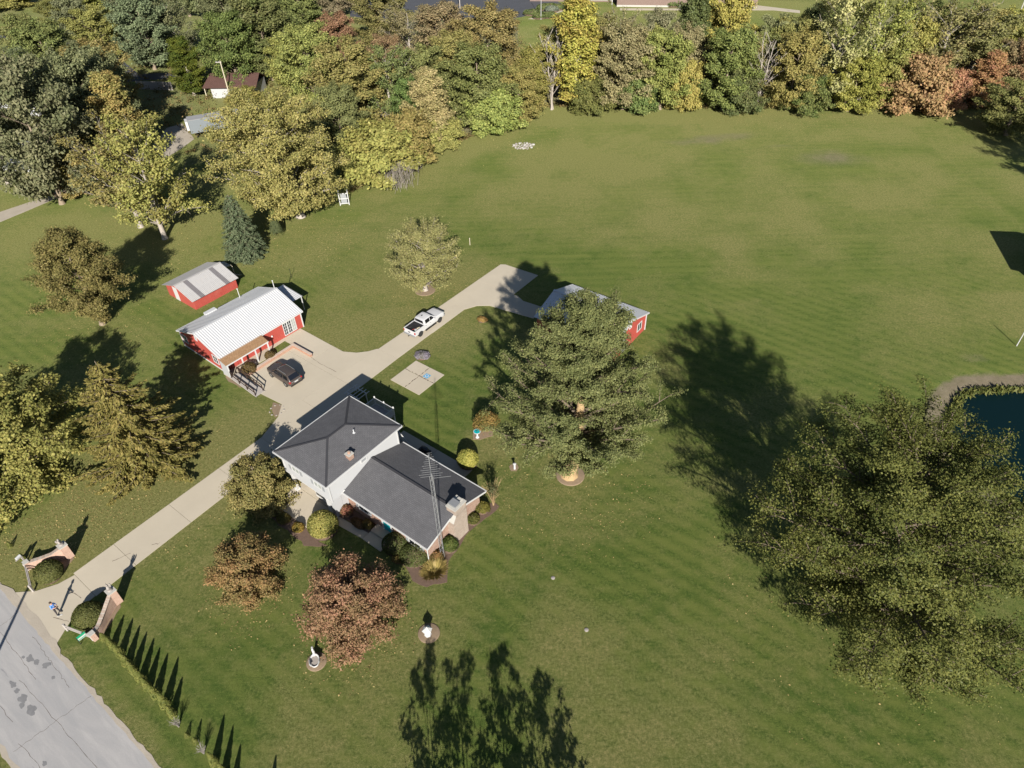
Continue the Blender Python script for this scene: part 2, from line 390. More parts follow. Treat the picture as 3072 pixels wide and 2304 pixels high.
# public road along the front
rm, nt, n, l, b = new_mat('worn_road')
co = n.new('ShaderNodeTexCoord').outputs['Object']
mp = n.new('ShaderNodeMapping'); mp.inputs['Scale'].default_value = (.16, 1, 1); l.new(co, mp.inputs[0])
a = nz(n, l, mp.outputs[0], .9, 6, .65, .6); f = nz(n, l, co, 16, 3, .7); g = nz(n, l, co, 1.0, 5, .7)
col = ramp(n, l, a, [(.36, (.315,.31,.31)), (.5, (.35,.34,.335)), (.64, (.40,.385,.375))])
col = mixc(n, l, mth(n, l, 'MULTIPLY', f, .4), col, (.16,.155,.15))
tr = n.new('ShaderNodeMapRange'); tr.inputs[1].default_value = .665; tr.inputs[2].default_value = .70; l.new(nz(n, l, mp.outputs[0], 1.5, 5, .62), tr.inputs[0])
col = mixc(n, l, mth(n, l, 'MULTIPLY', tr.outputs[0], .75), col, (.20,.195,.205))
l.new(col, b.inputs['Base Color']); b.inputs['Roughness'].default_value = .92; b.inputs['Specular IOR Level'].default_value = .2
bump(n, l, b, f, .01, .5)
rng = random.Random(4)
def wob(pts, amp):
    out = []
    for (x0, y0), (x1, y1) in zip(pts[:-1], pts[1:]):
        k = max(1, int(math.hypot(x1-x0, y1-y0)/.6))
        out += [(x0+(x1-x0)*i/k+rng.uniform(-amp, amp), y0+(y1-y0)*i/k+rng.uniform(-amp, amp)) for i in range(k)]
    return out+[pts[-1]]
road = empty('road', (*HO, 0), HA); tag(road, kind='structure')
mb = MB(); mb.prism([(-300,-29.8)]+wob([(-30,-29.8),(20,-29.8)], .10)+[(300,-29.8),(300,-23.35)]+wob([(20,-23.35),(-30,-23.35)], .10)+[(-300,-23.35)], -.05, .015)
mb.build('road_surface', rm, road)
# dark tar patches on the road
tar = plain('tar_patch', (.19,.188,.19), .7, .3, 3.0)
mb = MB()
def patch(cx, cy, rx, ry, z):
    k = 22; q = [rng.uniform(.55,1.25) for i in range(k)]; return [(cx+rx*math.cos(2*PI*i/k)*(q[i]+q[i-1])/2, cy+ry*math.sin(2*PI*i/k)*(q[i]+q[i-1])/2) for i in range(k)]
for k, (u, v, s) in enumerate([(-10.21, -25.02)+(.34,), (-9.39, -24.83)+(.26,), (-8.54, -24.54)+(.30,), (-10.80, -25.32)+(.14,), (-6.95, -24.67)+(.16,), (-9.03, -26.94)+(.26,), (-8.25, -26.99)+(.22,), (-7.19, -26.98)+(.42,), (-6.72, -27.32)+(.25,), (-5.74, -27.05)+(.42,), (-9.39, -26.96)+(.14,), (-0.84, -28.32)+(.2,), (-8.41, -24.27)+(.18,)]):
    mb.prism(patch(u, v, s*1.25, s*.8, 0), .0, .0185+k*.0006)
mb.build('tar_patch', tar, road)
# verge of crumbled gravel between road and drive
sheet('gravel_verge', [[hw(*p) for p in wob([(-20.5,-23.42),(-8.4,-23.42)], .05)+wob([(-8.4,-23.36),(-9.6,-22.95),(-14,-22.75),(-18.2,-22.85),(-20.5,-23.36)], .10)]], .038, M['gravel'])

# concrete drive: a row of slabs, the forecourt and the spur to the barn
drive = empty('driveway', (*HO, 0), HA); tag(drive, kind='structure')
SL = 0
def slab(poly, mat='concrete', z=None, name='slab', parent=None):
    global SL; SL += 1
    n_ = len(poly); cx = sum(p[0] for p in poly)/n_; cy = sum(p[1] for p in poly)/n_
    p2 = [(p[0]+(cx-p[0])*.012/max(.3, math.hypot(cx-p[0], cy-p[1]))*1.5, p[1]+(cy-p[1])*.012/max(.3, math.hypot(cx-p[0], cy-p[1]))*1.5) for p in poly]
    mb = MB(); mb.prism(p2, -.1, (.030+.0015*(SL % 3)) if z is None else z)
    return mb.build(name, M[mat], parent or drive)
def le(b): return -15.50-.0135*(b+16)
def re(b): return -11.50-.0335*(b+16)
slab([(-18.3,-23.25),(-9.55,-23.28),(-10.6,-21.6),(-11.3,-20.4),(-11.5,-18.6),(-15.2,-18.6),(-15.5,-20.0),(-16.4,-21.6)])
cuts = [-18.6,-14.6,-8.6,-2.6,3.0]
for b0, b1 in zip(cuts[:-1], cuts[1:]): slab([(le(b0),b0),(re(b0),b0),(re(b1),b1),(le(b1),b1)])
slab([(le(3.0),3.0),(re(3.0),3.0),(-7.1,3.0),(-7.1,9.8),(-16.9,9.8),(-16.95,6.3)])
slab([(-16.9,9.8),(-12.95,9.8),(-13.0,15.0),(-16.8,15.0)])
slab([(-12.95,9.8),(-7.1,9.8),(-7.1,11.3),(-12.95,11.3)])
slab([(-16.95,6.3),(-16.9,9.8),(-16.8,15.0),(-21.9,15.0),(-21.9,7.6),(-18.3,7.9)])
slab([(-21.9,7.6),(-21.9,15.0),(-25.7,15.0),(-25.7,8.9)])
slab([(-25.7,15.0),(-21.9,15.0),(-21.9,19.0),(-27.8,19.05),(-27.85,16.05),(-25.7,16.05)])
slab([(-21.9,15.0),(-16.8,15.0),(-16.7,22.0),(-17.3,20.9),(-18.3,19.85),(-19.9,19.0),(-21.9,19.0)])
slab([(-16.8,15.0),(-13.0,15.0),(-13.2,22.0),(-16.7,22.0)])
for b0, b1 in ((22.0,28.6),(28.6,35.2)): slab([(-16.6,b0),(-13.2,b0),(-13.25,b1),(-16.5,b1)])
slab([(-16.5,35.2),(-13.25,35.2),(-12.4,36.85),(-11.0,37.9),(-9.96,38.1),(-9.96,42.0),(-16.45,42.0)])
slab([(-16.45,42.0),(-9.96,42.0),(-9.95,43.3),(-10.05,48.1),(-15.8,47.7),(-16.4,47.3)])
slab([(-9.96,38.1),(-8.84,38.22),(-4.3,39.0),(-4.5,41.9),(-5.92,41.76),(-7.93,41.55),(-9.3,42.1),(-9.96,42.0)])
# walk between planter and red building
slab([(-28.9,8.2),(-27.7,8.2),(-27.85,16.0),(-27.8,19.05),(-28.4,19.05)])
# cracks in the drive, filled with dirt
def crack(pts, w, z, parent, name='crack'):
    mb = MB(); pts = [(p[0]+rng.uniform(-.07,.07), p[1]+rng.uniform(-.07,.07)) for p in pts]
    for p, q in zip(pts[:-1], pts[1:]):
        d = math.hypot(q[0]-p[0], q[1]-p[1]); nx, ny = -(q[1]-p[1])/d, (q[0]-p[0])/d
        w0 = w*rng.uniform(.4,1.3); w1 = w*rng.uniform(.4,1.3)
        mb.add([(p[0]-nx*w0,p[1]-ny*w0,z),(q[0]-nx*w1,q[1]-ny*w1,z),(q[0]+nx*w1,q[1]+ny*w1,z),(p[0]+nx*w0,p[1]+ny*w0,z)], [(0,1,2,3)])
    return mb.build(name, M['crack'], parent)
def line(p, q, k): return [(p[0]+(q[0]-p[0])*i/k, p[1]+(q[1]-p[1])*i/k) for i in range(k+1)]
for p, q in (((-13.75, -15.69),(-13.22, -14.12)), ((-12.46, -12.40),(-12.00, -11.86)), ((-12.45, -21.90),(-10.86, -21.32)), ((-14.23, -19.75),(-12.37, -19.56)), ((-20.85, 15.62),(-17.46, 15.66)), ((-20.85, 15.62),(-23.18, 15.85))):
    crack(line(p, q, 6), .022, .0365, drive)
for x0, y0, x1, y1 in ((-22,-25.2,-8,-25.6),(-9,-26.4,6,-26.0),(-18,-28.2,-6,-28.4),(-12,-23.9,-5,-24.3),(-4,-28.8,8,-28.3),(-15.5,-23.6,-14.9,-29.2),(-3.0,-23.6,-3.6,-29.4)):
    crack(line((x0,y0),(x1,y1),26), .012, .0175, road, 'road_crack')
for b_ in (-23.32,-29.82):
    sheet('gravel_shoulder', [[hw(*p) for p in wob([(-60,b_-.16),(40,b_-.16)], .09)+wob([(40,b_+.16),(-60,b_+.16)], .11)]], .0165, M['gravel'])
# court pad with crossing seams and the blue cover
pad = empty('concrete_pad', (*hw(-8.65,20.85), 0), HA); tag(pad, kind='structure')
for x0, x1, y0, y1 in ((-2.37,-.05,.35,2.27),(.0,2.37,.35,2.27),(-2.37,-.05,-2.27,.30),(.0,2.37,-2.27,.30)):
    slab([(x0,y0),(x1,y0),(x1,y1),(x0,y1)], 'concrete_old', .05, 'slab', pad)
def dash(p, q):
    for i in range(9):
        t0 = (i+rng.uniform(.0,.3))/9; t1 = t0+rng.uniform(.3,.8)/9
        crack([(p[0]+(q[0]-p[0])*t, p[1]+(q[1]-p[1])*t) for t in (t0, t1)], .05, .053, pad)
dash((-.02,-2.2),(-.02,2.2)); dash((-2.3,.33),(2.3,.33))
blue = plain('blue_paint', (.03,.28,.52), .6, .1)
mb = MB(); mb.box(.42,1.12,.5,1.2,.05,.058); mb.build('cover_plate', blue, pad)
mb = MB(); mb.lathe([(.26,.0585),(.26,.064),(.19,.064)], (.77,.85,0), 20); mb.build('cover_ring', M['white'], pad)
mb = MB(); mb.lathe([(.15,.0645),(.15,.068)], (.77,.85,0), 16); mb.build('cover_centre', blue, pad)
# front porch floor and entrance path
path = empty('front_walk', (*HO, 0), HA); tag(path, kind='structure')
slab([(-7.0,-.1),(-6.15,-2.2),(-1.55,-2.2),(-.75,-.25),(-.75,.75),(-7.0,.75)], 'concrete_old', .045, 'slab', path)
slab([(-6.85,.78),(-.75,.78),(-.75,1.45),(-6.85,1.45)], 'concrete_old', .10, 'slab', path)
slab([(-.7,-.25),(3.45,.15),(3.45,.95),(-.7,.6)], 'concrete_old', .045, 'slab', path)
slab([(3.5,.12),(5.95,.12),(5.95,1.2),(3.5,1.2)], 'concrete_old', .12, 'slab', path)
patio = empty('patio', (*HO, 0), HA); tag(patio, kind='structure')
for x0, x1 in ((-3.6,1.4),(1.42,6.4)): slab([(x0,9.75),(x1,9.75),(x1,13.2),(x0,13.2)], 'concrete_old', .04, 'slab', patio)
# planting beds
def wavy(pts, amp=.10):
    return wob(pts+[pts[0]], amp)[:-1]
def bed(name, pts, mat, z=.03, parent=None): o = MB().prism(wavy(pts), -.05, z).build(name, M[mat]); tag(o, kind='structure'); return o
bed('mulch_bed', [(-23.76, 44.99), (-20.19, 42.05), (-18.80, 40.59), (-18.02, 40.14), (-18.81, 40.03), (-20.25, 40.35), (-21.81, 41.67), (-23.37, 42.81), (-24.54, 44.18)], 'mulch')
bed('mulch_bed', [hw(*p) for p in ((-.6,.65),(3.4,.98),(3.4,2.1),(-.6,2.1))], 'mulch', .032)
bed('mulch_bed', [(-12.35, 39.38), (-10.36, 37.54), (-9.48, 36.02), (-8.25, 35.46), (-6.45, 35.82), (-6.39, 38.18), (-5.41, 39.61), (-4.51, 41.45), (-1.48, 44.30), (-1.98, 44.83), (-3.80, 44.64), (-5.66, 40.90), (-8.30, 38.58), (-11.89, 41.22)], 'mulch', .031)
bed('mulch_bed', [(-4.49, 54.69), (-4.39, 53.84), (-3.64, 53.70), (-2.36, 54.39), (-2.13, 55.35), (-2.90, 56.03), (-3.98, 56.08)], 'mulch_pale', .033)
bed('mulch_bed', [(-0.57, 49.67), (-0.38, 50.00), (0.34, 49.97), (0.55, 49.58), (0.25, 49.01), (-0.33, 48.98)], 'mulch_pale', .034)
bed('mulch_bed', [(-28.20, 60.78), (-27.00, 60.33), (-26.82, 59.14), (-27.20, 58.12), (-27.99, 59.18)], 'mulch_pale', .029)
bed('mulch_bed', [(-44.36, 36.94), (-42.69, 37.31), (-41.89, 39.48), (-42.68, 39.86), (-44.21, 39.55), (-45.32, 38.87)], 'mulch_pale', .028)
bed('mulch_bed', [(-37.57, 34.59), (-35.63, 34.77), (-35.29, 34.28), (-35.56, 33.03), (-35.95, 31.30), (-37.33, 32.24), (-37.01, 32.46)], 'mulch_pale', .027)
bed('mulch_bed', [(-34.98, 66.36), (-35.28, 65.73), (-34.56, 64.89), (-32.86, 63.66), (-32.53, 63.73), (-33.57, 64.94)], 'mulch_pale', .0275)
def ring_bed(c, r, h=.05, mat='mulch_pale', n_=22):
    mb = MB(); mb.lathe([(r,-.02),(r,h*.6),(r*.93,h),(r*.3,h*1.2),(.01,h*1.25)], (c[0],c[1],0), n_)
    return tag(mb.build('mulch_ring', M[mat], None, True), kind='structure')
ring_bed((-12.03, 83.83), 1.5); ring_bed((-7.67, 30.89), .95); ring_bed((-16.83, 28.60), .85)
ring_bed((5.82, 48.27), 1.5, .07)
# gravel lane at the left and far road
lane = [(-88.31, 104.23), (-83.12, 112.06), (-77.96, 120.20), (-70.52, 129.31), (-69.01, 132.43), (-71.66, 137.08), (-78.51, 123.31), (-84.66, 115.10), (-90.82, 108.65)]
sheet('gravel_lane', [lane], .02, M['gravel'])
sheet('gravel_lane', [[(-72.16, 148.89), (-69.70, 151.35), (-64.14, 142.47), (-65.09, 137.79), (-67.01, 131.93), (-70.24, 128.59), (-71.72, 140.58)]], .021, M['gravel'])
sheet('far_road', [[(-158.26, 225.97), (-149.53, 226.76), (-137.90, 226.47), (-120.39, 223.17), (-92.57, 186.37), (-84.94, 186.95), (-81.42, 182.45), (-97.60, 179.69), (-121.26, 213.15), (-134.57, 219.74), (-145.03, 218.39), (-152.60, 216.03)]], .018, M['asphalt'])
sheet('parking_lot', [[(-42.09, 263.17), (6.75, 282.73), (20.41, 242.91), (5.40, 231.55), (-2.67, 229.31), (-31.01, 232.20)]], .02, M['asphalt'])
sheet('parking_lot', [[(-47.07, 237.75), (-31.01, 232.20), (-35.68, 277.24), (-53.64, 279.36)]], .022, M['asphalt'])
sheet('school_path', [[(7.78, 229.40), (11.39, 228.26), (13.71, 233.52), (16.28, 234.87), (20.31, 238.55), (17.83, 239.31), (13.89, 236.75), (12.07, 233.69)]], .024, M['concrete'])
sheet('school_path', [[(36.37, 236.65), (83.18, 231.68), (83.65, 233.24), (36.70, 239.07)]], .025, M['concrete'])
sheet('school_path', [[(73.83, 236.81), (88.95, 227.78), (89.94, 230.77), (75.77, 240.47)]], .026, M['concrete'])

# ------------------------------------------------------------------ building helpers
def siding(mb, p0, p1, z0, z1, step=.18, lip=.022):
    """lap boards on the vertical plane through p0-p1, outer side to the right of p0->p1"""
    dx, dy = p1[0]-p0[0], p1[1]-p0[1]; L = math.hypot(dx, dy); nx, ny = dy/L*lip, -dx/L*lip
    k = max(1, round((z1-z0)/step)); h = (z1-z0)/k
    for i in range(k):
        a = z0+i*h; c = a+h
        mb.add([(p0[0]+nx,p0[1]+ny,a),(p1[0]+nx,p1[1]+ny,a),(p1[0],p1[1],c),(p0[0],p0[1],c),(p0[0],p0[1],a),(p1[0],p1[1],a)], [(0,1,2,3),(4,5,1,0)])
def board_wall(mb, p0, p1, z0, z1, step=.3, t=.018):
    """vertical ribbed boards"""
    dx, dy = p1[0]-p0[0], p1[1]-p0[1]; L = math.hypot(dx, dy); ux, uy = dx/L, dy/L; nx, ny = uy, -ux
    k = max(1, round(L/step))
    for i in range(k):
        a = L*i/k; c = L*(i+1)/k-.02
        vs = []
        for s_, o_ in ((a,0),(a+.01,t),(c-.01,t),(c,0),(L*(i+1)/k,0)): vs += [(p0[0]+ux*s_+nx*o_, p0[1]+uy*s_+ny*o_, z0), (p0[0]+ux*s_+nx*o_, p0[1]+uy*s_+ny*o_, z1 if not callable(z1) else z1(s_))]
        mb.add(vs, [(0,2,3,1),(2,4,5,3),(4,6,7,5),(6,8,9,7)])

def window(parent, p, az, w, h, z, cols=2, rows=2, mat='glass', fr='white', name='window', sash=.05, trim=.09, depth=.06):
    """window set on a wall: p = centre on the wall plane (local xy), az = direction it faces"""
    e = Matrix.Translation((p[0], p[1], z)) @ Matrix.Rotation(az-PI/2+PI, 4, 'Z')
    # local: x along wall, -y outwards
    fmb = MB()
    for x0, x1, z0, z1 in ((-w/2-trim,w/2+trim,-trim-.01,0),(-w/2-trim,w/2+trim,h,h+trim),(-w/2-trim,-w/2,0,h),(w/2,w/2+trim,0,h)): fmb.box(x0,x1,-depth,.02,z0,z1)
    for i in range(1, cols): fmb.box(-w/2+w*i/cols-sash/2, -w/2+w*i/cols+sash/2, -depth*.8, .02, 0, h)
    for j in range(1, rows): fmb.box(-w/2, w/2, -depth*.7, .02, h*j/rows-sash*.4, h*j/rows+sash*.4)
    f = fmb.build(name, M[fr], parent); f.matrix_local = e
    g = MB().box(-w/2, w/2, -.02, .015, 0, h).build('pane', M[mat], f)
    return f
def panel_on(parent, p, az, w, h, z, mat, name, th=.05):
    o = MB().box(-w/2, w/2, -th, .01, 0, h).build(name, M[mat] if isinstance(mat, str) else mat, parent)
    o.matrix_local = Matrix.Translation((p[0], p[1], z)) @ Matrix.Rotation(az-PI/2+PI, 4, 'Z')
    return o

def metal_panels(root, x_eave, x_ridge, z_eave, z_ridge, y0, y1, mat, pw=.92, name='roof_panel', special=None, rib=.038, per=3, swap=False):
    """standing ribbed sheets from eave to ridge, one object per sheet"""
    k = max(1, round((y1-y0)/pw)); w = (y1-y0)/k
    sx = x_ridge-x_eave; dz = z_ridge-z_eave
    mb = MB(); m_ = per*4
    prof = []
    for i in range(per):
        a = i*w/per
        prof += [(a, 0), (a+w/per*.30, rib), (a+w/per*.52, rib), (a+w/per*.78, 0)]
    prof.append((w-.004, 0))
    vs = []
    for t in (0, 1): vs += [(x_eave+sx*t, y, z_eave+dz*t+h) for y, h in prof]
    n_ = len(prof)
    fs = [(i, i+1, i+1+n_, i+n_) for i in range(n_-1)]
    if sx > 0: fs = [f[::-1] for f in fs]
    mb.add(vs, fs)
    mb.add([(x_eave,0,z_eave-.02),(x_eave,w-.004,z_eave-.02),(x_ridge,w-.004,z_ridge-.02),(x_ridge,0,z_ridge-.02)], [(0,1,2,3)])
    if swap: mb.v = [(y, x, z) for x, y, z in mb.v]; mb.f = [f[::-1] for f in mb.f]
    me = mb.mesh(name, M[mat])
    me2 = None
    for i in range(k):
        o = inst(name, me, root, (y0+i*w, 0, 0) if swap else (0, y0+i*w, 0))
        if special and i in special:
            if me2 is None: me2 = me.copy(); me2.materials.clear(); me2.materials.append(M['skylight'])
            o.data = me2; o['label'] = 'dark translucent roof sheet'

FACE_P1, FACE_M2, FACE_M1, FACE_P2 = 0.0, -PI/2, PI, PI/2     # local facing angles (+x, -y, -x, +y)

# ------------------------------------------------------------------ the dwelling
house = empty('house', (*HO, 0), HA)
tag(house, 'white and brick split-level house with dark grey shingle roofs beside the drive', 'house')
# lower storey and upper storey of the tall block
mb = MB(); mb.box(-7.25,-.42,1.48,9.6,0,2.62); mb.build('lower_wall', M['siding'], house)
mb = MB()
for p, q in (((-7.25,.4),(-.4,.4)),((-.4,.4),(-.4,9.6)),((-.4,9.6),(-7.25,9.6)),((-7.25,9.6),(-7.25,.4))): siding(mb, p, q, 2.55, 5.33)
mb.add([(-7.25,.4,2.55),(-.4,.4,2.55),(-.4,9.6,2.55),(-7.25,9.6,2.55)], [(0,3,2,1)])
mb.build('upper_wall', M['siding'], house)
MB().box(-7.29,-.36,.36,.44,2.38,2.50).build('band_board', M['white'], house)
for x, y in ((-7.27,.38),(-.38,.38),(-.38,9.62),(-7.27,9.62)): MB().box(x-.055,x+.055,y-.055,y+.055,2.51,5.34).build('corner_trim', M['white'], house)
# hip roof as four slopes
E_, Rz = 5.40, 6.45
c = [(-7.68,-.03,E_),(0,-.03,E_),(0,10.0,E_),(-7.68,10.0,E_)]; r0 = (-3.84,3.81,Rz); r1 = (-3.84,6.16,Rz)
def slope(name, pts, mat, parent, az, pivot):
    """roof plane whose object axes lie in the slope so that shingle courses run level"""
    pts = [Vector(p) for p in pts]
    nrm = (pts[1]-pts[0]).cross(pts[2]-pts[0]).normalized()
    if nrm.z < 0: nrm = -nrm; pts = pts[::-1]
    xax = Vector((0,0,1)).cross(nrm).normalized(); yax = nrm.cross(xax)
    mat4 = Matrix((xax, yax, nrm)).transposed().to_4x4(); mat4.translation = pts[0]
    inv = mat4.inverted(); loc = [inv @ p for p in pts]
    mb = MB(); k = len(loc)
    mb.add([tuple(p) for p in loc]+[(p.x,p.y,p.z-.10) for p in loc], [tuple(range(k)), tuple(range(2*k-1,k-1,-1))]+[(i,i+k,(i+1) % k+k,(i+1) % k) for i in range(k)])
    o = mb.build(name, mat, parent); o.matrix_local = mat4; return o
rf = MB()
for p, q in ((c[0],r0),(c[1],r0),(c[2],r1),(c[3],r1),(r0,r1)): rf.beam((p[0],p[1],p[2]+.03),(q[0],q[1],q[2]+.03), .22, .03)
for pts in ((c[0],c[1],r0),(c[1],c[2],r1,r0),(c[2],c[3],r1),(c[3],c[0],r0,r1)): slope('roof_slope', pts, M['shingle'], house, 0, None)
rf.build('ridge_cap', M['ridge'], house)
def gutter(parent, pts, z, close=False):
    mb = MB()
    for p, q in zip(pts[:-1], pts[1:]): mb.beam((p[0],p[1],z),(q[0],q[1],z), .11, .12)
    return mb.build('gutter', M['white'], parent)
gutter(house, [(-7.75,-.10),(.07,-.10),(.07,10.07),(-7.75,10.07),(-7.75,-.10)], 5.33)
# front windows of the upper floor with shutters
for cx in (-5.38, -2.08):
    window(house, (cx,.385), FACE_M2, 1.05, 1.15, 3.55, 2, 2, 'glass_pale')
    for sx_ in (-.80,.80): panel_on(house, (cx+sx_,.385), FACE_M2, .34, 1.25, 3.5, 'shutter', 'shutter')
window(house, (-.385,4.95), FACE_P1, .62, .42, 4.35, 1, 1, 'shutter', name='louvre')
# lower floor: door, panel, bay window
panel_on(house, (-6.25,1.47), FACE_M2, .92, 2.1, .1, 'wood_dark', 'front_door', .06)
panel_on(house, (-5.15,1.47), FACE_M2, .95, 1.9, .25, 'white', 'wall_panel', .05)
bay = MB().prism([(-4.4,1.5),(-4.0,.95),(-1.7,.95),(-1.3,1.5)], .35, 2.3).build('bay_window', M['white'], house)
for cx, cy, az, w in ((-2.85,.94,FACE_M2,.9),(-3.62,.94,FACE_M2,.5),(-2.05,.94,FACE_M2,.5)): panel_on(bay, (cx,cy), az, w, 1.35, .7, 'glass', 'pane', .02)
panel_on(bay, (-4.205,1.215), math.radians(-90-54), .5, 1.35, .7, 'glass', 'pane', .02)
for x in (-6.5,-1.25):
    mb = MB(); mb.box(x-.15,x+.15,.36,.66,.1,2.5); mb.box(x-.21,x+.21,.30,.72,.03,.28); mb.box(x-.19,x+.19,.32,.70,2.34,2.52); mb.build('pillar', M['white'], house)
mb = MB(); mb.box(-.75,-.42,.45,1.46,0,2.5); mb.build('wing_wall', M['siding'], house)
# stub of brick chimney and vent on the tall roof
mb = MB(); mb.box(-1.05,-.5,3.5,4.05,5.4,6.15); ch = mb.build('chimney', M['brick'], house)
MB().box(-1.11,-.44,3.44,4.11,6.13,6.22).build('chimney_cap', M['stone_pale'], ch)
MB().lathe([(.14,0),(.14,.22),(.10,.24)], (-.78,3.78,6.22), 10).build('flue', M['brick_wall'], ch)
mb = MB(); mb.lathe([(.16,0),(.06,.05),(.055,.35),(.08,.36),(.08,.40)], (-2.55,6.05,6.12), 10); mb.build('vent_pipe', M['metal_white'], house)

# low wing
mb = MB(); mb.box(-.38,10.3,2.15,9.7,0,2.66)
mb.add([(10.3,2.15,2.66),(10.3,9.7,2.66),(10.3,5.92,3.92),(-.38,2.15,2.66),(-.38,9.7,2.66),(-.38,5.92,3.92)], [(0,1,2),(3,5,4)])
mb.build('wing_wall', M['brick'], house)
slope('roof_slope', [(-.36,1.74,2.70),(10.82,1.74,2.70),(10.82,5.92,4.06),(-.36,5.92,4.06)], M['shingle'], house, 0, None)
slope('roof_slope', [(-.36,5.92,4.06),(10.82,5.92,4.06),(10.82,10.10,2.70),(-.36,10.10,2.70)], M['shingle'], house, 0, None)
MB().beam((-.36,5.92,4.09),(10.82,5.92,4.09),.24,.03).build('ridge_cap', M['ridge'], house)
for p, q in (((-.5,1.67,2.64),(10.86,1.67,2.64)), ((-.36,10.17,2.64),(10.86,10.17,2.64))): MB().beam(p, q, .11, .12).build('gutter', M['white'], house)
for y0, z0, y1, z1 in ((1.70,2.60,5.0,3.66),(7.05,3.60,10.14,2.60)): MB().beam((10.84,y0,z0),(10.84,y1,z1),.05,.2).build('rake_board', M['white'], house)
mb = MB(); mb.tube((10.42,2.02,.05),(10.42,2.02,2.3),.05); mb.tube((10.42,2.02,2.3),(10.6,1.72,2.58),.05); mb.build('downspout', M['white'], house)
mb = MB(); mb.tube((-.30,1.95,2.2),(-.30,1.95,2.9),.05); mb.tube((-.3,1.95,2.9),(-.3,1.7,2.75),.05); mb.build('downspout', M['white'], house)
# teal door with white surround
panel_on(house, (5.1,2.14), FACE_M2, .98, 2.05, .42, 'teal', 'entrance_door', .05)
mb = MB(); mb.box(4.42,4.6,2.04,2.16,.4,2.6); mb.box(5.6,5.78,2.04,2.16,.4,2.6); mb.box(4.42,5.78,2.03,2.16,2.48,2.62); mb.build('door_surround', M['white'], house)
MB().prism([(3.6,1.2),(5.35,1.2),(5.35,2.14),(3.6,2.14)], 0, .38).build('stoop', M['concrete_old'], house)
for cx, w in ((1.85,1.25),(8.7,1.4)):
    window(house, (cx,2.14), FACE_M2, w, 1.2, 1.0, 2, 1)
    for s_ in (-1,1): panel_on(house, (cx+s_*(w/2+.28),2.14), FACE_M2, .34, 1.25, .98, 'shutter', 'shutter', .04)
# big end chimney
mb = MB(); mb.prism([(10.32,5.05),(11.1,5.05),(11.1,6.95),(10.32,6.95)], 0, 3.05)
mb.add([(10.32,5.05,3.05),(11.1,5.05,3.05),(11.1,6.95,3.05),(10.32,6.95,3.05),(10.32,5.45,3.7),(11.1,5.45,3.7),(11.1,6.95,3.7),(10.32,6.95,3.7)], [(0,1,5,4),(1,2,6,5),(2,3,7,6),(3,0,4,7)])
mb.box(10.0,11.1,5.45,6.95,3.6,4.45)
ch = mb.build('chimney', M['brick_tan'], house)
mb = MB(); mb.box(9.95,11.15,5.40,7.0,4.45,4.55); mb.build('chimney_cap', M['stone_pale'], ch)
mb = MB(); mb.ribbon([(10.3,5.02,3.09),(11.14,5.02,3.09),(11.14,5.46,3.80),(10.3,5.46,3.80)], .06); mb.build('shoulder_stone', M['stone_pale'], ch)
mb = MB(); mb.box(10.2,10.95,5.65,6.25,4.56,4.86); mb.box(10.12,11.03,5.57,6.33,4.86,4.90); mb.build('flue_hood', M['galv'], ch)
mb = MB(); mb.box(10.35,10.8,6.42,6.85,4.56,4.72); mb.build('flue_cover', M['stone_pale'], ch)

# raised deck behind the tall block
deck = MB().box(-7.1,-4.1,9.66,12.8,2.42,2.55).build('deck_floor', M['wood_grey'], house)
for x, y in ((-7.0,12.7),(-4.2,12.7),(-7.0,9.8),(-4.2,9.8)): MB().box(x-.07,x+.07,y-.07,y+.07,0,2.42).build('deck_leg', M['white'], house)
mb = MB()
for p, q in (((-7.05,9.8),(-7.05,12.72)),((-7.05,12.72),(-4.15,12.72)),((-4.15,12.72),(-4.15,9.8))):
    for z in (2.68, 3.48): mb.beam((*p,z),(*q,z),.07,.07)
mb.build('deck_rail', M['white'], house)
bal = MB().box(-.02,.02,-.02,.02,2.68,3.48).mesh('baluster', M['white'])
for i in range(20): inst('baluster', bal, house, (-7.05+2.9*(i+.5)/20, 12.72, 0))
for i in range(20):
    for x in (-7.05,-4.15): inst('baluster', bal, house, (x, 9.85+2.85*(i+.5)/20, 0))
post = MB().box(-.06,.06,-.06,.06,2.55,3.6).lathe([(.09,3.6),(.09,3.66),(.06,3.72),(.02,3.76)], (0,0,0), 8).mesh('deck_post', M['white'])
for x, y in ((-7.05,12.72),(-5.6,12.72),(-4.15,12.72)): inst('deck_post', post, house, (x, y, 0))
# stair behind the wing
stair = MB()
for i in range(8): stair.box(-3.9+i*.42,-3.48+i*.42,10.2,11.3,2.2-i*.29,2.42-i*.29)
stair.build('stair', M['wood_grey'], house)
for y in (10.2, 11.3):
    mb = MB(); mb.beam((-3.9,y,3.4),(-.5,y,1.05),.07,.07); mb.beam((-3.9,y,2.75),(-.5,y,.4),.06,.06)
    for i in range(16): mb.box(-3.75+i*.2-.015,-3.75+i*.2+.015,y-.015,y+.015,2.62-i*.138,3.3-i*.138)
    mb.box(-.56,-.44,y-.06,y+.06,0,1.15); mb.box(-3.96,-3.84,y-.06,y+.06,2.4,3.5); mb.box(-2.3,-2.18,y-.06,y+.06,1.0,2.4)
    mb.build('stair_rail', M['white'], house)

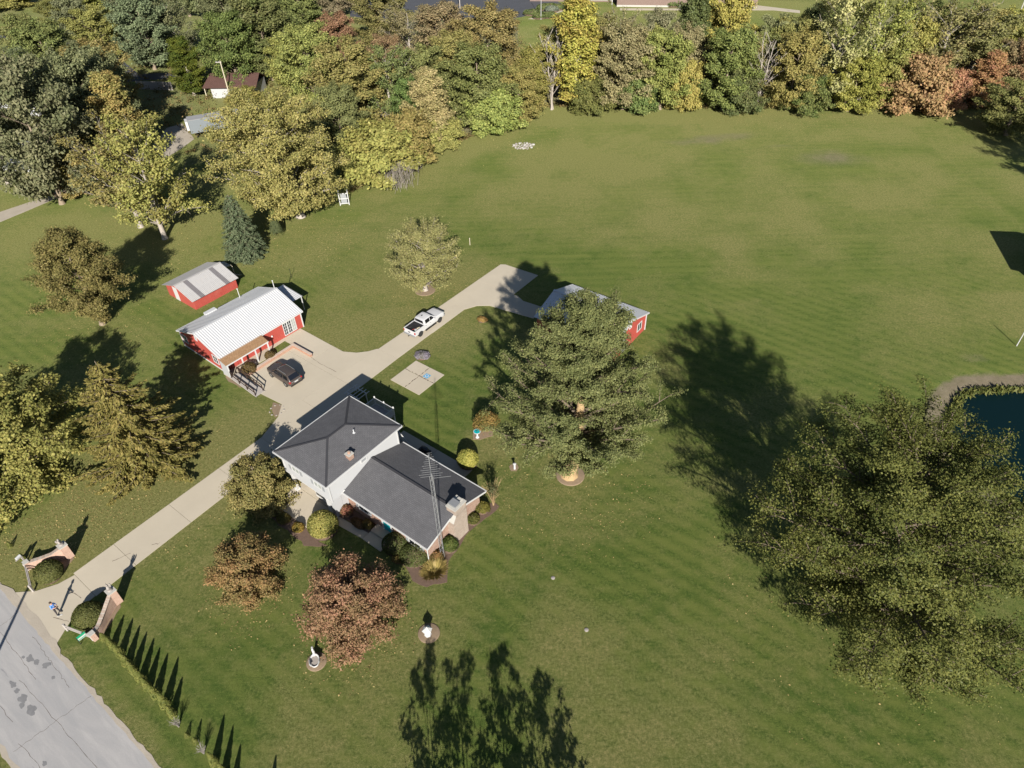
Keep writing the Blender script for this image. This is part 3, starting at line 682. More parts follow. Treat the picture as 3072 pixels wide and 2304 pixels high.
# ------------------------------------------------------------------ red building with white metal roof
RA = math.radians(-39.6)
red = empty('red_building', (-27.5, 75.7, 0), RA)
tag(red, 'long red board building with bright white metal roof beside the forecourt', 'building')
mb = MB()
board_wall(mb, (-.25,-12.1), (-.25,-.1), 0, 2.45); board_wall(mb, (-.25,-.1), (-9.3,-.1), 0, lambda s: 2.45+1.62*(1-abs(s-4.525)/4.525))
board_wall(mb, (-9.3,-.1), (-9.3,-12.1), 0, 2.45); board_wall(mb, (-9.3,-12.1), (-.25,-12.1), 0, lambda s: 2.45+1.62*(1-abs(s-4.525)/4.525))
mb.build('wall', M['red'], red)
metal_panels(red, .05, -4.78, 2.50, 4.18, -12.4, .2, 'metal_white')
metal_panels(red, -9.6, -4.78, 2.50, 4.18, -12.4, .2, 'metal_white')
MB().beam((-4.78,-12.42,4.235),(-4.78,.22,4.235),.34,.03).build('ridge_cap', M['metal_white'], red)
mb = MB()
for y in (-12.4,.2):
    mb.beam((.05,y,2.44),(-4.78,y,4.12),.04,.16); mb.beam((-9.6,y,2.44),(-4.78,y,4.12),.04,.16)
mb.beam((.09,-12.4,2.43),(.09,.2,2.43),.05,.14); mb.beam((-9.64,-12.4,2.43),(-9.64,.2,2.43),.05,.14)
for x, y in ((-.22,-.08),(-.22,-12.13),(-9.33,-12.13)): mb.box(x-.07,x+.07,y-.07,y+.07,0,2.45)
mb.beam((-.25,-12.14,.1),(-9.3,-12.14,.1),.04,.18)
mb.build('trim', M['white'], red)
# triple french window, porch window, doors
for k in range(3): window(red, (-.235,-2.72+k*.66), FACE_P1, .52, 1.75, .32, 2, 4, 'glass' if k < 2 else 'glass_pale', sash=.05, trim=.07)
window(red, (-.235,-9.35), FACE_P1, 1.45, .85, 1.0, 4, 2, 'glass')
panel_on(red, (-.235,-10.75), FACE_P1, .95, 2.05, .12, 'red', 'plank_door')
panel_on(red, (-.235,-7.4), FACE_P1, .95, 2.05, .12, 'red', 'plank_door')
window(red, (-.235,-11.75), FACE_P1, .42, .9, 1.0, 1, 2, 'glass')
window(red, (-8.45,-12.115), FACE_M2, .95, 1.0, 1.0, 2, 2, 'glass'); window(red, (-1.75,-12.115), FACE_M2, 1.0, 1.0, .9, 2, 2, 'glass')
window(red, (-5.2,-12.115), FACE_M2, .32, .5, 2.85, 1, 1, 'shutter', name='gable_vent')
MB().lathe([(.10,0),(.13,.1),(.07,.2)], (-.12,-4.9,1.25), 8).build('wall_lamp', M['white'], red)
# porch
slope('porch_roof', [(1.36,-12.5,2.15),(1.36,-6.35,2.15),(.02,-6.35,2.52),(.02,-12.5,2.52)], M['shingle_brown'], red, 0, None)
mb = MB(); mb.beam((1.38,-12.5,2.07),(1.38,-6.35,2.07),.05,.16); mb.build('porch_fascia', M['white'], red)
for y in (-6.5,-8.35,-10.3,-12.35): MB().box(1.18,1.32,y-.07,y+.07,0,2.05).build('porch_post', M['white'], red)
MB().box(-.25,1.5,-12.45,-6.3,-.05,.09).build('porch_floor', M['concrete_old'], red)
MB().add([(-.2,-12.42,.1),(1.2,-12.42,.1),(1.2,-12.42,2.0),(-.2,-12.42,2.3)], [(0,1,2,3)]).add([(-.2,-12.38,.1),(1.2,-12.38,.1),(1.2,-12.38,2.0),(-.2,-12.38,2.3)], [(3,2,1,0)]).build('porch_screen', M['siding'], red)
# lean-to canopy at the far gable
metal_panels(red, -3.2, -7.3, 2.2, 2.45, .22, 2.7, 'metal_white', .9, 'canopy_sheet')
for x in (-3.35,-7.1): MB().box(x-.05,x+.05,2.5,2.6,0,2.2).build('canopy_post', M['white'], red)
for x, y, z0, z1 in ((-9.0,-3.1,2.6,4.1),(-5.05,.02,4.0,5.3)):
    MB().tube((x,y,z0),(x,y,z1),.05).lathe([(.05,0),(.11,.03),(.02,.12)], (x,y,z1), 8).build('vent_pipe', M['white'], red)
# small dormer box at the back eave
MB().prism([(-9.75,-8.2),(-9.15,-8.2),(-9.15,-6.6),(-9.75,-6.6)], 2.2, 2.85).build('eave_box', M['metal_white'], red)

# ramp with dark rails
rampo = empty('access_ramp', (-27.5, 75.7, 0), RA); tag(rampo, 'grey plank access ramp with dark brown rails leading to the red porch', 'ramp')
plk = MB().box(0,.135,-.62,.62,0,.04).mesh('plank', M['wood_grey'])
x0, x1, z0, z1 = 1.55, 6.55, .46, .05
for i in range(34): 
    t = i/33; inst('plank', plk, rampo, (x0+(x1-x0)*i/34, -11.95, z0+(z1-z0)*t), (0, math.atan2(z0-z1, x1-x0), 0))
mb = MB(); mb.beam((1.5,-12.57,.40),(6.6,-12.57,.02),.05,.16); mb.beam((1.5,-11.33,.40),(6.6,-11.33,.02),.05,.16); mb.build('stringer', M['wood_grey'], rampo)
for y in (-12.5,-11.4):
    mb = MB()
    for dz in (.95,.52): mb.beam((1.7,y,.46+dz),(6.45,y,.06+dz),.07,.10)
    mb.build('hand_rail', M['wood_dark'], rampo)
    for i in range(4):
        t = i/3; x = 1.75+4.6*t; zz = .46-.40*t
        MB().box(x-.045,x+.045,y-.045,y+.045,0,zz+1.0).build('rail_post', M['wood_dark'], rampo)
for z in (.55,.98): MB().beam((1.75,-11.4,.42+z),(1.75,-10.5,.42+z),.07,.09).build('hand_rail', M['wood_dark'], rampo)

# low brick planter wall
pw = empty('brick_planter_wall', (*HO, 0), HA); tag(pw, 'low L-shaped brick planter wall beside the parked brown car', 'wall')
mb = MB(); mb.box(-26.0,-25.7,8.9,16.05,0,.42); mb.build('wall_run', M['brick_wall'], pw)
mb = MB(); mb.box(-25.7,-22.35,15.75,16.05,0,.42); mb.build('wall_return', M['brick_wall'], pw)
mb = MB(); mb.box(-26.03,-25.67,8.87,16.08,.421,.47); mb.box(-25.67,-22.32,15.72,16.08,.421,.47); mb.build('coping', M['brick_pink'], pw)

# ------------------------------------------------------------------ small red shed
shed = empty('red_shed', (-28-19.0*ce*1.0, 75-19.0*se, 0), HA)
shed.location = (-28+(-18.9)*ce-(-1.95)*se, 75+(-18.9)*se+(-1.95)*ce, 0)
tag(shed, 'small faded red shed with grey metal roof and two dark roof strips', 'shed')
shz = lambda s: 1.75+1.1*(1-abs(s-3.25)/3.25)
mb = MB(); board_wall(mb, (3.25,-3.45), (3.25,3.5), 0, 1.75, .25, .02); board_wall(mb, (3.25,3.5), (-3.25,3.5), 0, shz, .25, .02); board_wall(mb, (-3.25,3.5), (-3.25,-3.45), 0, 1.75, .25, .02); board_wall(mb, (-3.25,-3.45), (3.25,-3.45), 0, shz, .25, .02)
mb.build('wall', M['red_old'], shed)
metal_panels(shed, 3.75, 0, 1.66, 2.88, -3.8, 3.75, 'metal_old', .69, special=(2,8), rib=.02)
metal_panels(shed, -3.75, 0, 1.66, 2.88, -3.8, 3.75, 'metal_old', .69, rib=.02)
MB().beam((0,-3.82,2.93),(0,3.77,2.93),.3,.02).build('ridge_cap', M['metal_old'], shed)
panel_on(shed, (-.9,-3.47), FACE_M2, 1.0, 2.1, .05, 'white', 'door', .05)
# lean-to of loose timber behind the shed
lt = empty('timber_lean_to', shed.location, HA); tag(lt, 'tumbledown timber lean-to against the back of the small shed', 'lean-to')
for i in range(4): MB().beam((-2.6+i*.55,3.6,1.55+.02*i),(-2.3+i*.5,5.6,1.25),.40,.03).build('board', M['wood_pale' if i % 2 else 'galv'], lt)
for x, y in ((-2.5,5.5),(-.4,5.5)): MB().box(x-.05,x+.05,y-.05,y+.05,0,1.25).build('post', M['wood_pale'], lt)
for i in range(3): MB().beam((-.3+.2*i,4.0+.1*i,.5+.2*i),(.9+.2*i,5.6,.1+.1*i),.09,.05).build('loose_plank', M['wood_pale'], lt)

# ------------------------------------------------------------------ red barn garage behind the big tree
barn = empty('red_barn', (10, 80, 0), math.radians(-37.2)); tag(barn, 'red barn garage with white metal roof half hidden behind the large green tree', 'barn')
GE, GR = 2.62, 4.15
gz = lambda s: 2.55+1.42*(1-abs(s-4.3)/4.3)
mb = MB(); board_wall(mb, (-1.0,-9.5),(10.15,-9.5),0,2.55); board_wall(mb, (10.15,-9.5),(10.15,-.9),0,gz); board_wall(mb, (10.15,-.9),(-1.0,-.9),0,2.55); board_wall(mb, (-1.0,-.9),(-1.0,-9.5),0,gz)
mb.build('wall', M['red'], barn)
metal_panels(barn, -.58, -5.2, GE, GR, -1.3, 10.45, 'metal_white', swap=True)
metal_panels(barn, -9.82, -5.2, GE, GR, -1.3, 10.45, 'metal_white', swap=True)
MB().beam((-1.32,-5.2,4.215),(10.47,-5.2,4.215),.34,.03).build('ridge_cap', M['metal_white'], barn)
mb = MB()
for x in (-1.3,10.45):
    mb.beam((x,-.58,2.56),(x,-5.2,4.09),.04,.16); mb.beam((x,-9.82,2.56),(x,-5.2,4.09),.04,.16)
for x, y in ((10.18,-.88),(10.18,-9.53)): mb.box(x-.07,x+.07,y-.07,y+.07,0,2.55)
mb.build('trim', M['white'], barn)
window(barn, (10.165,-2.6), FACE_P1, 1.0, 1.05, 1.0, 2, 1, 'glass'); window(barn, (10.165,-5.2), FACE_P1, .4, .5, 2.9, 1, 1, 'white', name='gable_vent')
panel_on(barn, (10.165,-6.6), FACE_P1, 1.0, 2.1, .1, 'white', 'side_door')
for y in (-3.1,-7.3): panel_on(barn, (-1.02,y), FACE_M1, 2.9, 2.2, .05, 'white', 'garage_door')

# neighbour's house, outside the picture to the right; only its shadow falls into view
nb = empty('neighbour_house', (76.3, 84.9, 0), math.radians(-33)); tag(nb, 'gabled neighbour house just beyond the right edge whose shadow falls on the lawn', 'house')
mb = MB(); mb.box(.6,15,-5.8,5.8,0,3.0); mb.add([(.6,-5.8,3),(.6,5.8,3),(.6,0,5.9)], [(0,2,1)]); mb.build('wall', M['siding'], nb)
slope('roof_slope', [(0,-6.3,3.0),(15.5,-6.3,3.0),(15.5,0,6.1),(0,0,6.1)], M['shingle'], nb, 0, None)
slope('roof_slope', [(0,0,6.1),(15.5,0,6.1),(15.5,6.3,3.0),(0,6.3,3.0)], M['shingle'], nb, 0, None)

# ------------------------------------------------------------------ foliage
def leaf_mesh(name, pos, nrm, size, v, w, aspect=.62, axis=None, rs=None):
    """rhombic leaves: pos (N,3), normals (N,3), size (N,), v = hue patch value, w = brightness of the single leaf"""
    N = len(pos); rs = rs or np.random.RandomState(1)
    nrm = nrm/np.linalg.norm(nrm, axis=1, keepdims=True)
    a = rs.normal(size=(N,3)) if axis is None else axis
    t = a-nrm*(a*nrm).sum(1, keepdims=True); t /= np.linalg.norm(t, axis=1, keepdims=True)+1e-9
    bq = np.cross(nrm, t)
    L = size[:,None]*.5; W = L*aspect
    V = np.stack([pos-t*L, pos+bq*W-nrm*L*.15, pos+t*L, pos-bq*W-nrm*L*.15], 1).reshape(-1,3)
    me = bpy.data.meshes.new(name)
    me.vertices.add(4*N); me.vertices.foreach_set('co', V.astype(np.float32).ravel())
    me.loops.add(4*N); me.loops.foreach_set('vertex_index', np.arange(4*N, dtype=np.int32))
    me.polygons.add(N); me.polygons.foreach_set('loop_start', np.arange(N, dtype=np.int32)*4)
    me.update(calc_edges=True)
    for nm, arr in (('v', v), ('w', w)):
        at = me.attributes.new(nm, 'FLOAT', 'POINT'); at.data.foreach_set('value', np.repeat(np.clip(arr,0,1), 4).astype(np.float32))
    me.materials.append(M['leaf'])
    return me

def tubes_mesh(name, lines, mat):
    """lines: list of (points (k,3), radii (k,), sides)"""
    mb = MB()
    for pts, rad, n in lines:
        k = len(pts); pts = np.asarray(pts, float)
        d = np.gradient(pts, axis=0); d /= np.linalg.norm(d, axis=1, keepdims=True)+1e-9
        ref = np.array([1.,0,0]) if abs(d[0][0]) < .8 else np.array([0,1.,0])
        vs = []
        for i in range(k):
            a = np.cross(d[i], ref); a /= np.linalg.norm(a)+1e-9; b_ = np.cross(d[i], a)
            for j in range(n):
                ph = 2*PI*j/n; vs.append(pts[i]+(a*math.cos(ph)+b_*math.sin(ph))*rad[i])
        fs = [(i*n+j, i*n+(j+1) % n, (i+1)*n+(j+1) % n, (i+1)*n+j) for i in range(k-1) for j in range(n)]
        fs.append(tuple(range((k-1)*n, k*n)))
        mb.add(vs, fs)
    return mb.mesh(name, mat, True)

def prof(shape, t):
    if shape == 'round': return math.sqrt(max(0, 1-((t-.52)/.5)**2))
    if shape == 'dome': return math.sqrt(max(0, 1-((t-.30)/.71)**2))
    if shape == 'tall': return max(0, 1-abs(t-.45)/.56)**.6
    if shape == 'cone': return max(.05, (1-t)**.75)*(1 if t > .12 else .7)
    if shape == 'ovate': return max(.1, .34+(t-.22)*3.3) if t < .42 else max(0, 1-(t-.42)/.60)**.72
    if shape == 'vase': return math.sqrt(max(0, 1-((t-.66)/.42)**2))*(1 if t > .5 else .9)
    if shape == 'umbrella': return math.sqrt(max(0, 1-((t-.42)/.60)**2))
    return 1

def grow(seed, h, r, shape='round', base=.16, nprim=24, nsec=7, ncl=4, per=20, leaf=.34, clump=.55, trunk=None, lean=(0,0), up=.55, flat=.6,
         tr=None, droop=0.0, gap=0.0, patch=.65, stems=1, jag=.22, inner=.30):
    rs = np.random.RandomState(seed); tr = tr or h*.022
    lines = []; C = []; CV = []; OUT = []
    for st in range(stems):
        off = np.array([rs.uniform(-.1,.1), rs.uniform(-.1,.1), 0])*r if stems > 1 else np.zeros(3)
        sl = rs.uniform(-.18,.18,2)*h*.6 if stems > 1 else np.zeros(2)
        k = 8; T = np.linspace(0, 1, k)
        tp = np.stack([off[0]+(lean[0]*h+sl[0])*T+np.cumsum(rs.normal(0,.012,k))*h*.5*(T>0), off[1]+(lean[1]*h+sl[1])*T+np.cumsum(rs.normal(0,.012,k))*h*.5*(T>0), T*h*.86], 1)
        flare = np.array([1.55,1.05,.9,.74,.56,.4,.24,.08])
        tw = tr/(stems**.5)
        # root flare: an extra ring right at the ground
        tp2 = np.vstack([tp[0]+[0,0,-.1], tp[0]+[0,0,h*.025], tp[1:]]); fl2 = np.concatenate([[1.75,1.15], flare[1:]])
        lines.append((tp2, tw*fl2, 9))
        npst = max(4, nprim//stems)
        for i in range(npst):
            t = base+(.97-base)*((i+.6)/npst)**.85
            R = r*prof(shape, t)*rs.uniform(1-jag, 1+jag*.55)
            if stems > 1: R *= .8
            az = i*2.39996+rs.uniform(-.35,.35)+st*1.3
            zt = h*min(t, .985)
            za = max(h*base*.62, zt-R*up*rs.uniform(.8,1.25)-.04*h)
            tt = min(za/(h*.86), 1); o = np.array([np.interp(tt, T, tp[:,j]) for j in range(3)])
            cx = np.array([np.interp(min(zt/(h*.86),1), T, tp[:,j]) for j in range(2)])
            tip = np.array([cx[0]+R*math.cos(az), cx[1]+R*math.sin(az), zt-droop*R])
            mid = (o+tip)/2+np.array([0,0,abs(R)*.10*(1-2*droop)])+rs.normal(0,.05,3)*R
            s = np.linspace(0,1,6)[:,None]; cur = (1-s)**2*o+2*s*(1-s)*mid+s**2*tip
            rb = tw*.5*(1-.62*t)*np.linspace(1,.12,6)
            lines.append((cur, np.maximum(rb,.012), 5))
            lv = rs.uniform()
            dirv = (tip-o)/(np.linalg.norm(tip-o)+1e-6)
            for j in range(nsec):
                s0 = inner+(1-inner)*(j+.5)/nsec+rs.uniform(-.04,.04); s0 = min(s0,1.0)
                p = (1-s0)**2*o+2*s0*(1-s0)*mid+s0**2*tip
                side = np.cross(dirv,[0,0,1.])*(1 if j % 2 else -1)
                dd = dirv*rs.uniform(.35,.9)+side*rs.uniform(.3,1.0)*(1.15-s0*.6)+np.array([0,0,rs.uniform(-.15,.5)-droop])+rs.normal(0,.22,3)
                dd /= np.linalg.norm(dd)
                ln = (.26*R+.35)*rs.uniform(.6,1.25)*(1.15-.45*s0)
                q = p+dd*ln
                lines.append((np.stack([p,(p+q)/2+np.array([0,0,ln*.06]),q]), np.array([.035,.022,.008])*min(1.6,h/12), 3))
                if rs.uniform() < gap: continue
                for c_ in range(ncl):
                    u = .25+.85*(c_+rs.uniform())/ncl
                    C.append(p+dd*ln*u+rs.normal(0,.10,3)*clump); CV.append(.55*lv+.45*rs.uniform()); OUT.append(dirv+np.array([0,0,.25]))
    C = np.array(C); CV = np.array(CV); OUT = np.array(OUT)
    n = len(C); idx = np.repeat(np.arange(n), per)
    g = rs.normal(size=(n*per,3))*np.array([1,1,flat])*clump*.52
    pos = C[idx]+g
    nrm = rs.normal(size=pos.shape)*.75+np.array([0,0,.75])+OUT[idx]*.55+g/clump*.5
    v = CV[idx]*patch+rs.uniform(size=len(idx))*(1-patch)
    return lines, pos, nrm, leaf*rs.uniform(.65,1.3,len(idx)), v, rs.uniform(size=len(idx)), rs

def conifer(seed, h, r, levels=22, per_level=9, leaf=.36, power=.85, droop=.18, dens=16, base=.03, tr=None, upturn=.0, shaggy=.25, lat=.30):
    rs = np.random.RandomState(seed); lines = []
    tr = tr or h*.016
    lines.append((np.array([[0,0,-.1],[0,0,h*.3],[0,0,h*.7],[0,0,h]]), np.array([tr,tr*.75,tr*.35,.02]), 7))
    P_=[];A=[];V=[];Nn=[]
    for k in range(levels):
        t = base+(1-base)*(k/levels)**1.05
        nb_ = max(3, round(per_level*(1-t*.55)))
        for i in range(nb_):
            az = 2*PI*(i+rs.uniform(-.35,.35))/nb_+k*.9
            R = r*(max(0,1-t)**power)*rs.uniform(1-shaggy,1+shaggy*.6)+.12
            z0 = h*t+rs.uniform(-.4,.4)*h/levels
            d = np.array([math.cos(az), math.sin(az), 0.])
            m_ = max(5, int(dens*R))
            s = rs.uniform(.12,1,m_)**.8
            zz = z0-droop*R*s+upturn*R*s*s
            sp_ = R*lat*(1.08-s)*rs.uniform(-1,1,m_)+rs.normal(0,.07,m_)
            sd_ = np.array([-d[1],d[0],0.])
            p = d[None]*(R*s)[:,None]+sd_[None]*sp_[:,None]; p[:,2] += zz-np.abs(sp_)*.18+rs.normal(0,.06,m_)
            P_.append(p); ax = d[None]*1.0+sd_[None]*(np.sign(sp_)*.55)[:,None]+rs.normal(0,.22,(m_,3)); ax[:,2] -= .12; A.append(ax)
            lv = rs.uniform(); V.append(.5*lv+.5*rs.uniform(size=m_)); Nn.append(rs.normal(0,.42,(m_,3))+np.array([0,0,1.])+d*.25)
            lines.append((np.array([[0,0,z0], d*R*.5+[0,0,z0-droop*R*.5+upturn*R*.25], d*R*.97+[0,0,z0-droop*R*.97+upturn*R*.94]]), np.array([.05,.03,.01])*min(1.5,h/10), 3))
    pos = np.vstack(P_); n = len(pos)
    return lines, pos, np.vstack(Nn), leaf*rs.uniform(.7,1.3,n), np.concatenate(V), rs.uniform(size=n), rs, np.vstack(A)

def clipped(seed, rx, ry, h, n, leaf=.12, depth=.10, lump=.0):
    """clipped shrub: dense leaf shell over a rounded body"""
    rs = np.random.RandomState(seed)
    u = rs.normal(size=(n,3)); u[:,2] = np.abs(u[:,2])*1.05-.25; u /= np.linalg.norm(u, axis=1, keepdims=True)
    f = 1-np.abs(rs.normal(0,depth,n))
    if lump:
        f *= 1+lump*(np.sin(u[:,0]*5+seed)*np.cos(u[:,1]*4.3+seed*.7)+.6*np.sin(u[:,2]*6+u[:,0]*3))
    pos = u*f[:,None]*np.array([rx,ry,h*.62]); pos[:,2] += h*.38
    pos[:,2] = np.maximum(pos[:,2], .03)
    return pos, u+rs.normal(0,.45,(n,3)), leaf*rs.uniform(.7,1.4,n), np.clip(.5+.25*np.sin(u[:,0]*4+seed)+rs.normal(0,.25,n),0,1), rs.uniform(size=n), rs

def leafobj(name, me, parent, c1, c2):
    o = inst(name, me, parent); o['c1'] = [float(x) for x in c1]; o['c2'] = [float(x) for x in c2]; return o

def tree_thing(name, label, loc, data, c1, c2, bark='bark', group=None, cat='tree', az=0.0, scale=(1,1,1), aspect=.62):
    root = empty(name, (loc[0],loc[1],0), az); root.scale = scale; tag(root, label, cat, group)
    tm, lm = data[0], data[1]
    inst('trunk', tm, root)
    if len(data) > 2 and data[2] is not None: inst('limbs', data[2], root)
    if lm is not None: leafobj('crown', lm, root, c1, c2)
    return root
def mk(data, bark='bark', aspect=.62):
    ax = data[7] if len(data) > 7 else None
    tk = [q for q in data[0] if q[2] >= 7]; lb = [q for q in data[0] if q[2] < 7]
    return tubes_mesh('trunk', tk, M[bark]), leaf_mesh('crown', data[1], data[2], data[3], data[4], data[5], aspect, ax, data[6]), tubes_mesh('limbs', lb, M['limb_grey' if bark == 'bark_grey' else 'limb'])

# palettes (leaf base colours)
OLIVE=((0.097,0.109,0.037),(0.188,0.189,0.069)); GREEN=((0.074,0.101,0.032),(0.144,0.172,0.056)); YGREEN=((0.139,0.149,0.041),(0.264,0.255,0.080)); YELLOW=((0.203,0.183,0.045),(0.371,0.313,0.086))
TAN=((0.162,0.146,0.067),(0.278,0.238,0.119)); GOLD=((0.139,0.127,0.041),(0.255,0.222,0.080)); GREY=((0.097,0.106,0.054),(0.174,0.179,0.093)); RED=((0.151,0.097,0.060),(0.244,0.153,0.097)); ORANGE=((0.238,0.130,0.069),(0.371,0.218,0.108)); SPRUCE=((0.067,0.090,0.050),(0.130,0.156,0.084))
PALE=((0.209,0.203,0.076),(0.360,0.330,0.140)); DGREEN=((0.063,0.087,0.030),(0.121,0.144,0.050)); BROWN=((0.130,0.118,0.058),(0.230,0.198,0.102)); STRAW=((0.160,0.149,0.048),(0.290,0.254,0.086))

# ---- the trees of the garden
tree_thing('maple_tree', 'largest green tree, trunk forking low, standing in front of the red barn', (5.73, 48.30),
    mk(grow(3, 22.5, 8.8, 'ovate', .25, 92, 12, 6, 34, .175, .46, tr=.62, up=.62, flat=.45, jag=.42, patch=.5, inner=.12, lean=(.06,.0)), 'bark_tan'), (.084,.098,.036), (.160,.168,.066))
tree_thing('maple_tree', 'huge broad olive-green tree at the right edge partly hiding the pond', (31.0,28.4),
    mk(grow(8, 20.6, 9.7, 'round', .05, 96, 13, 5, 38, .18, .68, tr=.5, up=.40, flat=.42, lean=(-.12,.22), jag=.30, patch=.6, inner=.14), 'bark'), (.048,.062,.017), (.128,.130,.036))
tree_thing('pear_tree', 'small rounded yellowing tree in a mulch ring above the white pickup', (-12.03, 83.83),
    mk(grow(5, 10.6, 4.5, 'round', .15, 50, 9, 4, 24, .20, .52, tr=.33, up=.75, flat=.7, jag=.24), 'bark_grey'), (.130,.132,.050), (.25,.232,.095), 'bark_grey')
tree_thing('fir_tree', 'tall shaggy golden-green conifer left of the straight drive', (-39.38, 51.62),
    mk(conifer(4, 14.2, 6.3, 27, 11, .42, .72, .10, 30, .03, shaggy=.36, upturn=.16, lat=.26), 'bark', .38), (.108,.100,.028), (.215,.180,.058))
tree_thing('pine_tree', 'dark bushy brown-green pine beyond the golden conifer, left of the sheds', (-55.45, 77.63),
    mk(grow(12, 14.2, 5.9, 'ovate', .06, 66, 9, 4, 30, .30, .62, tr=.3, up=.15, flat=.6, jag=.26, patch=.5), 'bark', .4), (.095,.088,.030), (.195,.165,.060))
tree_thing('spruce_tree', 'dense blue-green spruce standing alone above the small red shed', (-40.50, 94.84),
    mk(conifer(6, 10.2, 3.5, 30, 13, .32, .62, .22, 34, .02, shaggy=.14, lat=.34), 'bark', .36), *SPRUCE)
o = MB(); 
pos, nrm, sz, v, w, rs = clipped(23, 1.15, 1.15, 3.6, 5200, .15, .05); pos[:,:2] *= (1-np.clip(pos[:,2]/3.9,0,1)**1.5*.8)[:,None]
t_ = empty('cone_shrub', (-37.07, 100.69)); tag(t_, 'small smooth cone-shaped evergreen right of the blue-green spruce', 'shrub'); leafobj('crown', leaf_mesh('crown', pos, nrm, sz, v, w, .5, None, rs), t_, (.05,.062,.028), (.085,.10,.045))
tree_thing('locust_tree', 'bright yellow-green leafy tree cut by the left edge beside the golden conifer', (-52.0,50.6),
    mk(grow(15, 12.6, 7.0, 'dome', .08, 56, 10, 4, 26, .30, .68, tr=.28, up=.2, flat=.55, droop=.12, jag=.3), 'bark'), (.125,.130,.036), (.255,.235,.070))
tree_thing('cottonwood_tree', 'large pale yellow-green billowing tree in the centre of the left woods edge', (-34.71, 107.14),
    mk(grow(19, 20.3, 9.4, 'round', .10, 74, 10, 4, 28, .32, .85, tr=.55, up=.4, flat=.55, jag=.16, lean=(-.10,.05)), 'bark_grey'), (.155,.148,.046), (.30,.265,.095), 'bark_grey')
tree_thing('ornamental_maple_tree', 'small copper and olive ornamental tree left of the front lawn beds', (-24.17, 36.18),
    mk(grow(27, 5.3, 3.1, 'dome', .06, 48, 8, 4, 26, .17, .38, tr=.16, up=.5, flat=.5, jag=.18, patch=.7), 'bark'), (.115,.110,.040), (.25,.145,.066))
tree_thing('ornamental_maple_tree', 'larger brick-red ornamental tree below the front of the house', (-14.04, 32.06),
    mk(grow(29, 6.5, 3.75, 'dome', .05, 58, 8, 4, 26, .18, .46, tr=.2, up=.4, flat=.6, jag=.12, patch=.7), 'bark'), (.135,.105,.048), (.27,.145,.090))
tree_thing('weeping_cherry_tree', 'rounded drooping green tree against the left front corner of the house', (-25.57, 46.34),
    mk(grow(33, 5.6, 3.1, 'dome', .12, 36, 8, 4, 24, .20, .42, tr=.2, up=.35, flat=.6, droop=.25, jag=.16), 'bark'), (.105,.105,.034), (.225,.185,.070))

# trees whose trunks stand behind the lower edge of the picture; their shadows cross the lawn
for i, (x, y, hh, rr, sd_) in enumerate(((-5.6,12.4,9.4,3.3,41),(-3.2,11.2,9.9,3.2,45),(-.6,12.8,9.2,3.0,42),(1.6,11.4,8.8,3.2,46),(3.6,12.0,8.2,2.8,43))):
    tree_thing('birch_tree', ('leftmost','second','middle','fourth','rightmost')[i]+' of five slender trees below the lower edge, seen by its shadow', (x,y),
        mk(grow(sd_, hh, rr, 'tall', .25, 26, 6, 3, 12, .26, .36, tr=.10, up=1.3, gap=.60, stems=3), 'bark_grey'), *YGREEN, group='slender trees below the lower edge')
tree_thing('shade_tree', 'tall tree beyond the right edge, seen by its broad shadow at the field corner', (101,97),
    mk(grow(44, 23, 7.5, 'umbrella', .1, 40, 8, 4, 18, .45, .9, tr=.45), 'bark'), *OLIVE)

# ---- woods: shared tree forms, each tree an object of its own
FORMS = {
 'broad': [mk(grow(101, 15, 6.0, 'umbrella', .10, 38, 8, 4, 28, .38, .82, tr=.30, jag=.3)), mk(grow(102, 15, 6.2, 'round', .08, 40, 8, 4, 28, .38, .82, tr=.30, jag=.34)), mk(grow(103, 15, 6.0, 'dome', .06, 40, 8, 4, 28, .38, .80, tr=.28, jag=.32))],
 'tall': [mk(grow(111, 18, 3.7, 'tall', .07, 48, 7, 4, 22, .37, .72, tr=.26, up=.8, jag=.35), 'bark_grey'), mk(grow(112, 18, 4.0, 'tall', .06, 48, 7, 4, 22, .37, .75, tr=.26, up=.8, jag=.38), 'bark_grey')],
 'airy': [mk(grow(121, 16, 6.0, 'vase', .25, 32, 7, 4, 18, .34, .78, tr=.30, up=.9, gap=.30, jag=.35), 'bark_grey'), mk(grow(122, 16, 6.0, 'umbrella', .2, 34, 7, 4, 18, .34, .78, tr=.30, up=.9, gap=.28, jag=.35), 'bark_grey')],
 'bush': [mk(grow(131, 6, 4.0, 'dome', .04, 32, 7, 4, 24, .34, .60, tr=.10, up=.3, jag=.25)), mk(grow(132, 6, 4.2, 'dome', .04, 32, 7, 4, 24, .34, .62, tr=.10, up=.25, jag=.3))],
 'bare': [(tubes_mesh('trunk', grow(141, 15, 3.6, 'vase', .2, 34, 8, 1, 1, .2, .3, tr=.24, up=1.4, stems=2)[0], M['bark_grey']), None)],
}
FH = {'broad':15,'tall':18,'airy':16,'bush':6,'bare':15}; FR = {'broad':6.0,'tall':3.8,'airy':6.0,'bush':4.1,'bare':3.6}
WN = [0]
def wood(label, loc, h, w, form, pal, name=None, cat='tree', jitter=.12):
    """h = height, w = crown width in metres"""
    WN[0] += 1; k = WN[0]; rs = random.Random(k*7+1)
    f = FORMS[form][k % len(FORMS[form])]
    s = w/2/FR[form]; sz_ = h/FH[form]
    j = lambda c: tuple(x*rs.uniform(1-jitter,1+jitter) for x in c)
    return tree_thing(name or {'broad':'broadleaf_tree','tall':'poplar_tree','airy':'locust_tree','bush':'bush','bare':'bare_tree'}[form], label, loc, f, j(pal[0]), j(pal[1]), group='trees of the woods', cat='shrub' if form == 'bush' else cat, az=rs.uniform(0,6.28), scale=(s,s,sz_))

